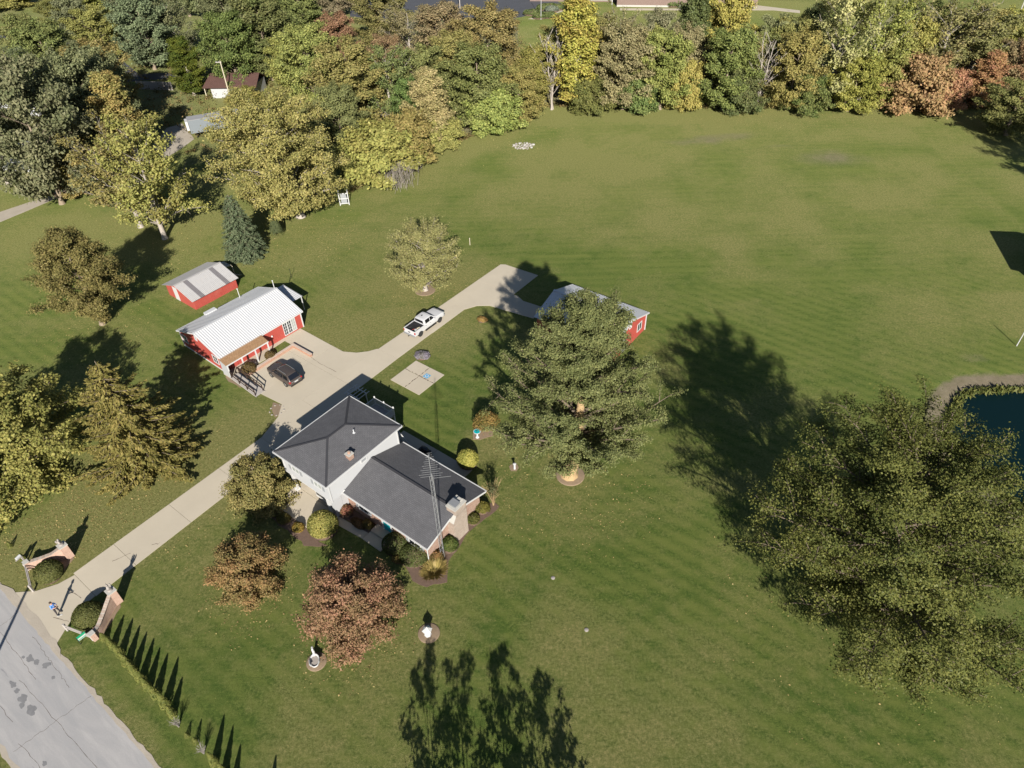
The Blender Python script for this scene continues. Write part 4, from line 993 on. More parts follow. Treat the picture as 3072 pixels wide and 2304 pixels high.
# right tree line along the far side of the field
wood('leafless pale-barked tree at the inner corner of the far tree line', (10.11, 153.92), 16.8, 8.3, 'bare', TAN)
wood('tall narrow golden tree rising to the top of the far tree line', (15.54, 154.64), 24.0, 11.2, 'tall', YELLOW)
wood('dark green bush under the tall golden tree at the field edge', (18.30, 152.75), 6.6, 9.4, 'bush', GREEN)
wood('olive and tan tree right of the tall golden tree', (25.65, 152.76), 16.8, 12.4, 'broad', TAN)
wood('green low bush between olive tree and bright yellow tree', (28.56, 151.99), 7.2, 9.4, 'bush', GREEN)
wood('yellow-green tree with bright yellow flank in the far tree line', (33.60, 152.17), 15.6, 11.8, 'broad', YGREEN)
wood('small brilliant yellow tree at the far field edge', (38.14, 151.28), 9.6, 7.7, 'bush', YELLOW, 'maple_tree', 'tree')
wood('olive-green tree right of the brilliant yellow one', (46.92, 151.18), 16.2, 13.0, 'broad', OLIVE)
wood('green leafy bush below the olive-green tree at the field edge', (49.52, 150.43), 7.8, 9.4, 'bush', DGREEN)
wood('grey leafless tree in the middle of the far tree line', (54.11, 151.20), 15.6, 9.4, 'bare', TAN)
wood('yellow-green tree right of the grey leafless one', (60.58, 150.16), 15.6, 11.8, 'broad', YGREEN)
wood('green bush at the foot of the tall cottonwoods', (63.62, 148.84), 7.2, 9.4, 'bush', GREEN)
wood('tallest golden-olive cottonwood of the far tree line', (70.27, 152.23), 26.4, 17.7, 'airy', PALE, 'cottonwood_tree')
wood('golden-olive cottonwood leaning right beside the tallest one', (76.13, 151.78), 24.0, 15.3, 'airy', YGREEN, 'cottonwood_tree')
wood('yellow-olive small tree below the cottonwoods', (72.74, 148.16), 11.4, 10.6, 'broad', YGREEN)
wood('vivid orange-red shrubby tree at the field edge', (85.60, 147.21), 10.8, 13.6, 'bush', ORANGE, 'sumac_tree', 'tree')
wood('smaller orange shrub right of the vivid orange-red tree', (92.47, 147.24), 7.8, 7.1, 'bush', ORANGE)
wood('wide golden honey locust behind the orange-red tree', (93.38, 156.55), 20.4, 18.9, 'airy', GOLD)
wood('olive locust right of the wide golden one', (100.29, 156.01), 18.0, 16.5, 'airy', OLIVE)
wood('salmon-pink small tree at the right of the tree line', (99.89, 148.33), 11.4, 7.7, 'tall', ORANGE)
wood('brick-red tree cut by the right edge above the field corner', (109.46, 148.71), 13.2, 9.4, 'broad', ORANGE)
wood('dark olive tree standing forward at the right field corner', (98.15, 133.23), 10.2, 11.2, 'broad', OLIVE)
wood('yellow tree high in the upper right corner behind the tree line', (112.07, 167.64), 14.4, 11.8, 'broad', YELLOW)
wood('golden-green tree left of the pole in the upper right corner', (115.85, 165.68), 14.4, 13.0, 'broad', GOLD)
wood('brown-grey tree just behind the yellow-green and bare trees', (59.56, 161.93), 15.6, 10.6, 'broad', BROWN)
wood('tan half-bare tree behind the olive and tan tree', (25.52, 163.37), 18.0, 10.6, 'airy', TAN)
wood('tan-brown tree right of centre behind the tree line', (34.10, 163.94), 16.8, 10.6, 'broad', BROWN)
wood('tall dark green tree reaching the top edge right of the school', (41.21, 163.38), 22.8, 9.4, 'tall', DGREEN)
wood('bright yellow tall tree beside the dark green one at the top', (48.94, 164.65), 22.8, 11.8, 'broad', YELLOW)
wood('pale tan tree below the bright yellow tall one', (51.61, 157.70), 13.2, 9.4, 'broad', TAN)
wood('dark leafy tree left of the cottonwoods before the school lawn', (68.36, 166.29), 16.8, 8.3, 'tall', DGREEN)
wood('green and gold tree between cottonwoods and golden locust', (85.07, 155.12), 16.8, 13.0, 'broad', YGREEN)
wood('olive tree filling the gap behind the golden tall tree', (20.63, 162.21), 17, 10, 'broad', OLIVE)
wood('green-gold tree filling the gap right of centre', (30.71, 159.31), 15, 10, 'broad', YGREEN)
wood('olive-tan tree behind the small brilliant yellow one', (39.65, 159.82), 15, 10, 'broad', TAN)
wood('olive tree behind the grey leafless tree', (55.72, 159.48), 14, 10, 'broad', OLIVE)
wood('golden tree behind the yellow-green tree', (62.32, 158.96), 16, 11, 'broad', GOLD)
wood('yellow-olive tree filling the space left of the orange one', (80.61, 151.73), 15, 11, 'broad', STRAW)
wood('dark green tree behind the wide golden locust', (92.74, 164.32), 17, 13, 'broad', OLIVE)
wood('olive tree below the power lines at the upper right', (104.52, 166.61), 15, 14, 'broad', GOLD)
wood('rust-tinged tree beside the salmon-pink one', (106.63, 152.60), 12, 9, 'broad', BROWN)
wood('tan tree at the inner corner behind the leafless tree', (11.18, 162.95), 15, 9, 'broad', GOLD)
# left woods, edge towards the field
wood('lime-yellow tree at the inner corner of the woods', (6.05, 153.66), 13, 8, 'tall', YGREEN)
wood('lime-green rounded tree at the inner corner, nearest the field', (2.89, 148.44), 11, 10, 'broad', YGREEN)
wood('fresh green bush on the woods edge above the stone ring', (-2.23, 141.88), 8, 11, 'bush', YGREEN)
wood('olive spreading tree behind the fresh green bush', (-5.44, 145.90), 16, 13, 'broad', OLIVE)
wood('pale cream-yellow pointed tree among the left woods', (-14.42, 134.87), 15, 8.5, 'tall', PALE)
wood('green-gold tree left of the pale pointed one', (-17.54, 139.29), 12, 9, 'broad', GREEN)
wood('yellow bush at the foot of the pale pointed tree', (-12.57, 134.75), 6, 8, 'bush', YGREEN)
wood('wide yellow-green thicket at the corner of the woods', (-23.09, 121.27), 9.5, 15, 'bush', STRAW)
wood('green-gold shrub behind the wide thicket', (-18.82, 128.12), 9, 11, 'bush', GOLD)
wood('large olive-yellow tree behind the billowing cottonwood', (-31.10, 145.16), 17, 15, 'broad', GOLD)
wood('tan-green half-bare tree above the wide thicket', (-23.92, 145.93), 16, 13, 'airy', OLIVE)
wood('yellow-green tree beside the brown-roofed cottage', (-41.88, 160.99), 17, 14, 'broad', YGREEN)
wood('rust-red tree in the upper middle of the woods', (-26.18, 165.85), 13, 9, 'broad', RED)
wood('deep red tree near the top of the left woods', (-40.97, 185.71), 13, 11, 'broad', RED)
wood('tan and rust tree in the middle of the woods', (-11.37, 158.69), 15, 12, 'broad', GOLD)
wood('broad olive tree at the top left of the school', (-3.15, 172.07), 17, 15, 'broad', GOLD)
wood('brown-olive tree left of the broad olive one', (-14.62, 179.88), 16, 14, 'broad', BROWN)
wood('grey-brown half-bare tree below the parking lot', (-23.02, 184.19), 15, 13, 'airy', BROWN)
wood('olive tree at the very top above the red tree', (-32.00, 200.68), 16, 14, 'broad', OLIVE)
wood('dense dark green oak left of the deep red tree', (-56.74, 179.14), 19, 17, 'broad', DGREEN)
wood('green oak behind the brown-roofed cottage', (-63.17, 173.57), 17, 13, 'broad', GREEN)
wood('deep green tree directly left of the cottage', (-72.96, 169.50), 13, 8.5, 'tall', ((.035,.062,.014),(.12,.13,.024)))
wood('grey-green willow left of the oaks near the top', (-83.75, 195.10), 16, 14, 'airy', GREY)
wood('grey-green willow with pale limbs above the fence', (-89.74, 189.84), 18, 15, 'broad', GREY)
wood('grey tree in front of the far road', (-101.37, 209.12), 14, 12, 'airy', GREY)
wood('olive tree at the top, left of centre', (-55.44, 211.57), 15, 14, 'broad', OLIVE)
wood('grey-green tree on the top edge', (-79.63, 223.31), 16, 15, 'broad', GREY)
wood('yellow-green tree by the far road', (-106.79, 199.10), 13, 12, 'broad', YGREEN)
wood('grey-green poplar near the left top corner', (-119.59, 215.26), 12, 12, 'broad', GREY)
wood('olive shrub below the dry meadow in the top left corner', (-135.00, 214.42), 8, 11, 'bush', OLIVE)
wood('dark olive tree before the white house at the left edge', (-106.71, 158.60), 15, 13, 'airy', GREY)
wood('olive tree behind the white house on the left', (-108.21, 177.16), 15, 15, 'broad', OLIVE)
wood('olive-gold oak over the lane left of the fence', (-88.61, 158.68), 15, 15, 'broad', GOLD)
wood('big grey-green cottonwood leaning over the gravel lane', (-78.18, 114.37), 24, 15, 'broad', GREY, 'cottonwood_tree')
wood('second grey-green cottonwood behind the leaning one', (-79.74, 135.34), 20, 13, 'broad', GREY, 'cottonwood_tree')
wood('grey-green tree at the left edge above the lane', (-91.87, 122.57), 20, 14, 'airy', GREY, 'cottonwood_tree')
wood('sparse golden locust nearest the drive side of the lane', (-55.29, 100.93), 20, 14, 'airy', STRAW)
wood('sparse olive locust left of the golden one', (-60.76, 105.06), 17, 14, 'airy', GOLD)
wood('low golden tree where the gravel lane ends', (-75.97, 119.14), 10, 10, 'broad', GOLD)
wood('slim golden tree above the sparse locusts', (-70.10, 128.24), 18, 9, 'tall', STRAW)
wood('olive tree filling the top edge left of the red tree', (-69.46, 237.85), 16, 16, 'broad', OLIVE)
wood('grey-green tree on the top edge above the willows', (-98.62, 243.63), 16, 16, 'broad', GREY)
wood('olive-grey tree on the top edge near the far road', (-116.53, 248.35), 14, 15, 'broad', GREY)
wood('yellow-green low tree behind the dry meadow', (-139.06, 255.44), 9, 14, 'bush', YGREEN)
wood('tan-green tree above the parking lot corner', (-49.98, 241.40), 16, 16, 'broad', BROWN)
wood('olive tree left of the second far willow', (-133.44, 233.62), 9, 11, 'broad', OLIVE)
wood('pale green brush at the extreme top left corner', (-163.99, 262.40), 7, 16, 'bush', YGREEN)
wood('tan and green tree between cottage and far oaks', (-48.89, 169.20), 13, 10, 'broad', YGREEN)
wood('olive tree filling the middle of the woods behind the cream one', (-17.60, 152.08), 14, 12, 'broad', OLIVE)
wood('dark green tree behind the billowing cottonwood', (-31.59, 133.30), 13, 10, 'broad', OLIVE)
wood('grey-green tree left of the sparse locusts', (-81.90, 146.18), 17, 12, 'broad', GREY)
wood('low yellow-green bush hiding the cottage wall', (-58.60, 161.96), 3.6, 8, 'bush', YGREEN)
# undergrowth along and inside the woods
def undergrowth():
    rs = np.random.RandomState(9); N = 2600
    x = rs.uniform(-115, 112, N); y = rs.uniform(112, 215, N)
    edge = np.where(x < -28, 135, np.where(x < 7, 116+(x+28)*1.14, 156.5-.09*(x-7)))
    lim = np.where(x < 5, edge+70, edge+14)
    k = (y > edge) & (y < lim)
    x, y = x[k], y[k]
    ex = np.linspace(7, 108, 150); x = np.concatenate([x, ex]); y = np.concatenate([y, 155.6-.09*(ex-7)+rs.uniform(-.3,.8,150)])
    ex = np.linspace(-28, 7, 70); x = np.concatenate([x, ex]); y = np.concatenate([y, 115.5+(ex+28)*1.14+rs.uniform(0,1.0,70)])
    n = len(x); hh = rs.uniform(.5, 2.4, n); hh[-220:] = rs.uniform(.3,1.0,220)
    per = 26; idx = np.repeat(np.arange(n), per)
    pos = np.stack([x[idx], y[idx], hh[idx]*.5], -1)+rs.normal(size=(n*per,3))*np.stack([hh*.55,hh*.55,hh*.28], -1)[idx]
    pos[:,2] = np.abs(pos[:,2])
    nrm = rs.normal(size=pos.shape)+[0,-.3,.8]
    v = (rs.uniform(size=n)[idx]*.7+rs.uniform(size=n*per)*.3)
    me = leaf_mesh('undergrowth', pos, nrm, .42*rs.uniform(.6,1.3,n*per), v, rs.uniform(size=n*per), .6, None, rs)
    o = leafobj('undergrowth', me, None, (.075,.065,.024), (.17,.13,.055)); tag(o, 'tangled olive and straw undergrowth at the foot of the woods', None, None, 'stuff')
undergrowth()
# fallen leaves lying under the garden trees
rs = np.random.RandomState(71); pts = []
for cx, cy, rr, k in ((-38,47,10,1500),(-45,40,9,1300),(-52,50,9,700),(-33,100,11,1100),(-60,100,14,1500),(-55,75,8,500),(5.5,47,9,700),(-24,35,4.5,350),(-14,31,5,500),(-12,84,6,350),(28,31,12,250),(61,146,26,2200),(0,140,14,900)):
    a = rs.uniform(0,6.28,k); q = rr*np.sqrt(rs.uniform(size=k))*(.7+.5*rs.uniform(size=k)); pts.append(np.stack([cx+q*np.cos(a), cy+q*np.sin(a)*(.28 if rr > 20 else 1), np.full(k,.045)], 1))
pos = np.vstack(pts); ha = (pos[:,0]-HO[0])*ce+(pos[:,1]-HO[1])*se; hb = -(pos[:,0]-HO[0])*se+(pos[:,1]-HO[1])*ce
pos = pos[~(((ha > -16.7) & (ha < -11.0) & (hb < 60)) | (hb < -22.0))]; k = len(pos)
o = leafobj('fallen_leaves', leaf_mesh('fallen_leaves', pos, np.array([0,0,1.])+rs.normal(0,.25,(k,3)), rs.uniform(.08,.2,k), rs.uniform(size=k), rs.uniform(size=k), .7, None, rs), None, (.17,.13,.055), (.36,.29,.12)); tag(o, 'dry fallen leaves scattered over the lawn', None, None, 'stuff')

# ------------------------------------------------------------------ shrubs and garden plants
def shrub(name, label, loc, rx, ry, h, n, leaf, c1, c2, az=0, depth=.10, lump=.04, core=True, group=None, aspect=.62):
    root = empty(name, loc, az); tag(root, label, 'shrub', group)
    pos, nrm, sz, v, w, rs = clipped(int(abs(loc[0]*37+loc[1]*11)) % 9999, rx, ry, h, n, leaf, depth, lump)
    leafobj('crown', leaf_mesh('crown', pos, nrm, sz, v, w, aspect, None, rs), root, c1, c2)
    if core:
        mb = MB(); mb.lathe([(max(.02,.86*math.sin(PI*k/7*.5+.0)) if k < 7 else .86, (1-k/7)*h*.9) for k in range(8)][::-1] , (0,0,0), 14, rx, ry)
        o = mb.build('branch_core', M['mulch'], root, True)
    return root
shrub('dome_shrub', 'clipped dark green dome shrub inside the left entrance wall', (-43.31, 37.76), 1.35, 1.2, 1.35, 5200, .13, (.062,.070,.022), (.105,.108,.036), HA, .035, .02)
shrub('dome_shrub', 'clipped dark green dome shrub inside the right entrance wall', (-37.55, 33.13), 1.4, 1.3, 1.45, 5600, .13, (.062,.070,.022), (.105,.108,.036), HA, .035, .02)
shrub('ball_shrub', 'large yellow-green ball shrub before the right porch pillar', (-18.65, 42.00), 1.5, 1.45, 2.35, 6500, .16, (.125,.130,.034), (.24,.215,.062), 0, .07, .02)
shrub('ball_shrub', 'small round green shrub left of the porch mulch bed', (-22.86, 43.30), .72, .65, .9, 1500, .13, (.06,.066,.018), (.14,.11,.034))
shrub('ball_shrub', 'small orange-tinged round shrub in the porch mulch bed', (-21.19, 42.19), .62, .6, .85, 1400, .12, (.08,.075,.018), (.23,.15,.035))
shrub('ball_shrub', 'tiny dark shrub at the left end of the porch mulch bed', (-23.99, 44.16), .6, .55, .7, 1200, .12, (.045,.05,.015), (.11,.085,.03))
shrub('clipped_yew', 'dark clipped yew right of the teal door', (-11.45, 39.81), 1.3, 1.2, 1.55, 4200, .10, (.048,.062,.020), (.085,.095,.032), 0, .03, .01)
shrub('clipped_yew', 'dark clipped yew at the front corner of the brick wing', (-9.56, 38.45), 1.4, 1.25, 1.55, 4600, .10, (.048,.062,.020), (.085,.095,.032), 0, .03, .01)
shrub('rose_bush', 'red-flowered bush against the brick wall beside the pillar', (-16.84, 44.07), .75, .6, 1.1, 1500, .14, (.085,.075,.03), (.22,.085,.06), HA, .25, .1)
shrub('garden_bush', 'rusty low bush in the bed by the stoop', (-15.38, 42.54), 1.0, .5, .7, 1300, .13, (.06,.045,.02), (.17,.10,.045), HA, .25, .1)
shrub('garden_bush', 'olive bush at the stoop end of the narrow bed', (-14.40, 42.29), .65, .45, .9, 1100, .13, (.08,.065,.022), (.20,.14,.045), HA, .22, .1)
shrub('garden_bush', 'glossy green bush beside the foot of the aerial tower', (-6.27, 39.53), .85, .8, 1.5, 2600, .13, (.035,.055,.014), (.085,.10,.028), 0, .16, .08)
shrub('garden_bush', 'reddish low bush between wing corner and aerial tower', (-7.54, 38.61), .85, .6, .8, 1500, .13, (.06,.055,.02), (.18,.10,.04), 0, .22, .1)
shrub('garden_bush', 'olive shrub in the bed right of the big chimney', (-3.38, 43.99), .95, .75, 1.1, 2200, .13, (.06,.062,.016), (.14,.125,.03), 0, .18, .1)
shrub('garden_bush', 'dark green shrub tucked against the big chimney', (-4.20, 42.65), .75, .7, 1.0, 1700, .13, (.045,.052,.014), (.105,.10,.03), 0, .18, .1)
shrub('garden_bush', 'yellowish bush beside the dark clipped yews', (-10.91, 38.33), .8, .5, .55, 1300, .13, (.08,.065,.022), (.20,.15,.05), 0, .22, .1)
shrub('ball_shrub', 'bright lime ball shrub behind the rear corner of the wing', (-4.89, 50.21), 1.15, 1.1, 1.95, 4200, .17, (.15,.155,.034), (.29,.265,.066), 0, .07, .02)
shrub('multi_stem_shrub', 'leafy shrub with bare stems beside the white birdbath', (-2.93, 54.95), 1.5, 1.3, 2.5, 3200, .16, (.085,.08,.022), (.23,.15,.05), 0, .22, .1, core=False)
shrub('brown_dome_shrub', 'rounded brown-green shrub at the ramp end of the brick planter', (-27.5+1.9*math.cos(RA)+10.15*math.sin(RA), 75.7+1.9*math.sin(RA)-10.15*math.cos(RA)), .95, .9, 1.25, 2600, .10, (.070,.052,.020), (.125,.088,.034), 0, .04, .01)
shrub('brown_dome_shrub', 'smaller rounded brown-green shrub under the end of the red porch', (-27.5+1.75*math.cos(RA)+6.9*math.sin(RA), 75.7+1.75*math.sin(RA)-6.9*math.cos(RA)), .68, .66, 1.0, 1700, .10, (.070,.052,.020), (.125,.088,.034), 0, .04, .01)
shrub('lavender_clump', 'low purple-grey flowering clump beside the concrete pad', (-11.23, 68.59), 1.0, .8, .7, 1700, .14, (.10,.10,.075), (.24,.21,.26), 0, .25, .15)
shrub('golden_clump', 'low golden-brown plant clump on the lawn beyond the pickup', (-3.73, 76.02), .75, .55, .6, 1300, .13, (.17,.11,.035), (.30,.20,.07), 0, .25, .15)
# stems for the birdbath shrub and the bare arching shrub
def stems(name, label, loc, n, h, spread, mat, seed, tw=5, r=.03, br=0.0, arch=0.0):
    rs = np.random.RandomState(seed); lines = []
    for i in range(n):
        a = rs.uniform(0, 6.28); d = rs.uniform(.2,1)*spread
        p = np.array([[0,0,0],[math.cos(a)*d*(.35+.25*arch),math.sin(a)*d*(.35+.25*arch),h*(.5+.45*arch)],[math.cos(a)*d,math.sin(a)*d,h*rs.uniform(.75,1.05)*(1-.55*arch)]])+rs.normal(0,.03,(3,3))+(rs.normal(0,1,3)*[br,br,0])[None]
        lines.append((p, np.array([r,r*.7,r*.25]), 4))
        for j in range(tw):
            s = rs.uniform(.4,1); q = p[1]+(p[2]-p[1])*(s*2-1) if s > .5 else p[0]+(p[1]-p[0])*s*2
            e = q+np.array([math.cos(a)*.3,math.sin(a)*.3,.5])*h*.28*rs.uniform(.5,1.2)+rs.normal(0,.12,3)*spread*.5
            lines.append((np.stack([q,e]), np.array([r*.45,.006]), 3))
    root = empty(name, loc); tag(root, label, 'shrub'); inst('stem', tubes_mesh('stem', lines, M[mat]), root); return root
t_ = stems('bare_stem_shrub', 'fan of bare pale stems standing at the right corner of the wing', (-2.18, 44.59), 26, 3.0, 1.15, 'bark_tan', 5, 6, .026)
pos, nrm, sz, v, w, rs = clipped(78, .75, .7, 2.0, 700, .13, .3, .2); pos[:,2] += 1.3
leafobj('leaves', leaf_mesh('leaves', pos, nrm, sz, v, w, .5, None, rs), t_, (.05,.055,.025), (.10,.10,.045))
sh_ = [o for o in COL.objects if o.name.startswith('multi_stem_shrub')][0]
rs = np.random.RandomState(3); lines = []
for i in range(16):
    a = rs.uniform(0,6.28); lines.append((np.array([[0,0,0],[math.cos(a)*.35,math.sin(a)*.35,.8],[math.cos(a)*.9,math.sin(a)*.8,1.7]]), np.array([.03,.022,.01]), 4))
inst('stem', tubes_mesh('stem', lines, M['bark_tan']), sh_)
crown = [c_ for c_ in sh_.children if c_.name.startswith('crown')][0]; crown.location = (0,0,.55)
t_ = stems('arching_bare_shrub', 'tangle of pale bare arching branches in front of the wide thicket', (-18.78, 117.38), 70, 4.2, 3.4, 'bark_grey', 8, 7, .024, 1.0, 1.0)
# ornamental grass clump below the tower
def grass_clump(name, label, loc, n, h, r, c1, c2, seed):
    rs = np.random.RandomState(seed); a = rs.uniform(0,6.28,n); u = rs.uniform(.2,1,n)**.7
    d = np.stack([np.cos(a),np.sin(a),np.zeros(n)], 1)
    base = d*(u*r*.35)[:,None]; base[:,2] = h*.3
    pos = base+d*(u*r*.5)[:,None]; ax = d*.8+np.array([0,0,1.])*(1.3-u)[:,None]
    nrm = np.cross(ax, np.cross(d,[0,0,1.])); nrm = -nrm
    root = empty(name, loc); tag(root, label, 'plant')
    leafobj('blade', leaf_mesh('blade', pos, nrm, h*rs.uniform(.8,1.3,n), rs.uniform(size=n), rs.uniform(size=n), .07, ax, rs), root, c1, c2)
    return root
grass_clump('ornamental_grass', 'spiky straw-yellow grass clump in the bed below the aerial tower', (-7.53, 37.02), 500, 1.0, 1.1, (.16,.13,.04), (.32,.25,.09), 2)
grass_clump('ornamental_grass', 'smaller straw-coloured grass tuft at the bed tip', (-8.15, 36.61), 220, .8, .7, (.16,.13,.04), (.32,.25,.09), 3)

# ---- columnar arborvitae along the road
rs0 = np.random.RandomState(51)
def arbor_mesh(seed, dens=2200, gap=0):
    rs = np.random.RandomState(seed); t = rs.uniform(0,1,dens)**1.15; a = rs.uniform(0,6.28,dens)
    R = .44*(1-t)**.62*(1+.12*np.sin(a*3+seed)+.1*np.sin(t*22+a*2))*(1-np.abs(rs.normal(0,.12,dens)))
    pos = np.stack([R*np.cos(a),R*np.sin(a),.05+t*3.4], 1)
    nrm = np.stack([np.cos(a),np.sin(a),np.full(dens,.35)], 1)+rs.normal(0,.4,(dens,3))
    ax = np.stack([np.cos(a)*.5,np.sin(a)*.5,np.ones(dens)], 1)+rs.normal(0,.25,(dens,3))
    stem = tubes_mesh('trunk', [(np.array([[0,0,-.05],[0,0,1.5],[0,0,3.3]]), np.array([.05,.035,.01]), 5)], M['bark'])
    return stem, leaf_mesh('crown', pos, nrm, .17*rs.uniform(.7,1.3,dens), .5*np.sin(t*9+a)*.5+.5*rs.uniform(size=dens), rs.uniform(size=dens), .5, ax, rs)
AM = [arbor_mesh(1), arbor_mesh(2), arbor_mesh(3, 800)]
ARB = [((-35.47, 31.12),1.05),((-34.47, 30.39),1.6),((-33.52, 29.68),1.78),((-32.62, 28.88),1.85),((-31.77, 28.16),1.88),((-30.91, 27.44),1.95),((-30.10, 26.76),1.84),((-29.23, 26.10),1.9),((-28.18, 25.34),2.1),((-27.34, 24.53),1.62)]
ordn = ['first','second','third','fourth','fifth','sixth','seventh','eighth','ninth','tenth']
for i, (p, h_) in enumerate(ARB):
    tree_thing('arborvitae', ordn[i]+' columnar arborvitae in the roadside row, counted from the right entrance wall', p, AM[i % 2], (.092,.106,.028), (.19,.185,.054), group='arborvitae row along the road', az=i*1.3, scale=(.55+.17*h_,.55+.17*h_,h_/3.45))
ARB2 = [((-25.63, 22.85),0.65,'stunted small arborvitae right of the first dead shrub',2),((-24.80, 22.38),0.95,'thin small arborvitae left of the second dead shrub',2),((-22.94, 20.90),1.9,'tall arborvitae just past the dead shrubs of the road row',0),((-22.00, 20.18),1.8,'arborvitae on the lower edge, second after the dead shrubs',1),((-21.13, 19.74),1.3,'arborvitae below the lower edge, third after the dead shrubs',0),((-18.14, 17.94),1.8,'last arborvitae below the lower edge, seen by its shadow tip',1)]
for i, (p, h_, lb, k) in enumerate(ARB2):
    tree_thing('arborvitae', lb, p, AM[k], (.092,.106,.028), (.19,.185,.054), group='arborvitae row along the road', az=i*2.1, scale=(.35+.2*h_,.35+.2*h_,h_/3.45))
for i, (u, lb) in enumerate((((-26.55, 23.62),'first grey dead shrub in the roadside row'),((-23.96, 21.58),'second grey dead shrub in the roadside row'))):
    stems('dead_shrub', lb, u, 30, 1.2, .45, 'stone_grey', 60+i, 5, .014)
ARB3 = [((-50.76, 42.13),1.1,'arborvitae at the left edge beyond the left entrance wall'),((-46.75, 39.60),0.92,'small arborvitae behind the mailbox'),((-48.77, 41.07),0.8,'thin young arborvitae left of the mailbox')]
for i, (p, h_, lb) in enumerate(ARB3):
    tree_thing('arborvitae', lb, p, AM[2 if i == 2 else i % 2], (.092,.106,.028), (.19,.185,.054), group='arborvitae row along the road', az=i*2.1, scale=(.45+.15*h_,.45+.15*h_,h_/3.45))

# ------------------------------------------------------------------ entrance walls
def gate_wall(label, pts, hts, pillar, az):
    root = empty('entrance_wall', (pillar[0],pillar[1],0)); tag(root, label, 'wall')
    P_ = [(p[0]-pillar[0], p[1]-pillar[1]) for p in pts]
    # smooth the plan curve
    k = 14; ts = np.linspace(0, len(P_)-1, k); xs = np.interp(ts, range(len(P_)), [p[0] for p in P_]); ys = np.interp(ts, range(len(P_)), [p[1] for p in P_])
    for _ in range(2): xs[1:-1] = (xs[:-2]+2*xs[1:-1]+xs[2:])/4; ys[1:-1] = (ys[:-2]+2*ys[1:-1]+ys[2:])/4
    hs = np.interp(ts, range(len(P_)), hts)
    mb = MB(); cp = MB(); w = .15
    for i in range(k-1):
        d = Vector((xs[i+1]-xs[i], ys[i+1]-ys[i])); n_ = Vector((-d.y, d.x)).normalized()*w
        a = (xs[i],ys[i]); b_ = (xs[i+1],ys[i+1])
        q = [(a[0]-n_.x,a[1]-n_.y),(b_[0]-n_.x,b_[1]-n_.y),(b_[0]+n_.x,b_[1]+n_.y),(a[0]+n_.x,a[1]+n_.y)]
        mb.add([(*p,0) for p in q]+[(*q[0],hs[i]),(*q[1],hs[i+1]),(*q[2],hs[i+1]),(*q[3],hs[i])], [(4,5,6,7),(0,1,5,4),(1,2,6,5),(2,3,7,6),(3,0,4,7)])
        n2 = n_*1.18; q = [(a[0]-n2.x,a[1]-n2.y),(b_[0]-n2.x,b_[1]-n2.y),(b_[0]+n2.x,b_[1]+n2.y),(a[0]+n2.x,a[1]+n2.y)]
        cp.add([(*p,z) for p, z in zip(q,(hs[i],hs[i+1],hs[i+1],hs[i]))]+[(*p,z+.07) for p, z in zip(q,(hs[i],hs[i+1],hs[i+1],hs[i]))], [(4,5,6,7),(0,1,5,4),(1,2,6,5),(2,3,7,6),(3,0,4,7)])
    mb.build('wall_body', M['brick_pink'], root); cp.build('coping', M['brick_tan'], root)
    pm = MB().box(-.32,.32,-.32,.32,0,1.75).build('pillar', M['brick_pink'], root); pm.rotation_euler = (0,0,az)
    MB().box(-.38,.38,-.38,.38,1.75,1.85).build('pillar_cap', M['stone_pale'], pm)
    ex, ey = xs[0], ys[0]
    e = MB().box(-.2,.2,-.2,.2,0,hts[0]+.1).build('end_pier', M['brick_pink'], root); e.location = (ex,ey,0); e.rotation_euler = (0,0,az)
    MB().box(-.24,.24,-.24,.24,hts[0]+.1,hts[0]+.17).build('pier_cap', M['stone_pale'], e)
    return root
def eagle(label, loc, az):
    root = empty('bird_statue', (*loc, 1.85), az); tag(root, label, 'statue')
    mb = MB(); mb.lathe([(.20,0),(.22,.06),(.15,.12),(.17,.2)], (0,0,0), 12); mb.build('plinth', M['stone_grey'], root)
    mb = MB(); mb.lathe([(.07,.18),(.15,.3),(.17,.45),(.12,.6),(.075,.68),(.09,.75),(.08,.82),(.02,.86)], (0,0,0), 12, 1.15, .9); mb.add([(.08,-.03,.78),(.08,.03,.78),(.18,0,.73),(.08,0,.82)], [(0,2,1),(0,3,2),(1,2,3),(0,1,3)]); mb.build('body', M['stone_grey'], root, True)
    for s in (-1,1):
        mb = MB(); pts = [(-.02,s*.10,.30),(-.10,s*.20,.42),(-.16,s*.21,.66),(-.14,s*.14,.84),(-.06,s*.10,.72),(.02,s*.10,.55)]
        mb.add(pts+[(x-.06,y,z) for x,y,z in pts], [tuple(range(6)), tuple(range(11,5,-1))]+[(i,(i+1) % 6,(i+1) % 6+6,i+6) for i in range(6)])
        mb.build('wing', M['stone_grey'], root)
    return root
gw1 = (-42.44, 39.75); gw2 = (-35.80, 34.73)
gate_wall('left curved brick entrance wall sweeping up to a pillar', [(-45.63, 38.57), (-44.67, 39.07), (-43.66, 39.35), gw1], [.85,.75,.95,1.65], gw1, HA)
gate_wall('right curved brick entrance wall sweeping up to a pillar', [(-36.27, 31.16), (-36.10, 31.98), (-36.06, 33.20), gw2], [.85,.75,1.0,1.65], gw2, HA)
eagle('grey stone bird statue on the left entrance pillar', gw1, HA+2.2); eagle('grey stone bird statue on the right entrance pillar', gw2, HA-.9)
def rail_fence(label, p, q):
    root = empty('rail_fence', (p[0],p[1],0)); tag(root, label, 'fence'); d = (q[0]-p[0], q[1]-p[1])
    for i, z in enumerate((.42,.78)): MB().beam((0,0,z),(d[0],d[1],z-.04),.07,.13).build('rail', M['wood_grey'], root)
    for t in (0,.97): MB().box(-.08,.08,-.08,.08,0,1.0).build('post', M['wood_grey'], root).location = (d[0]*t,d[1]*t,0)
    return root
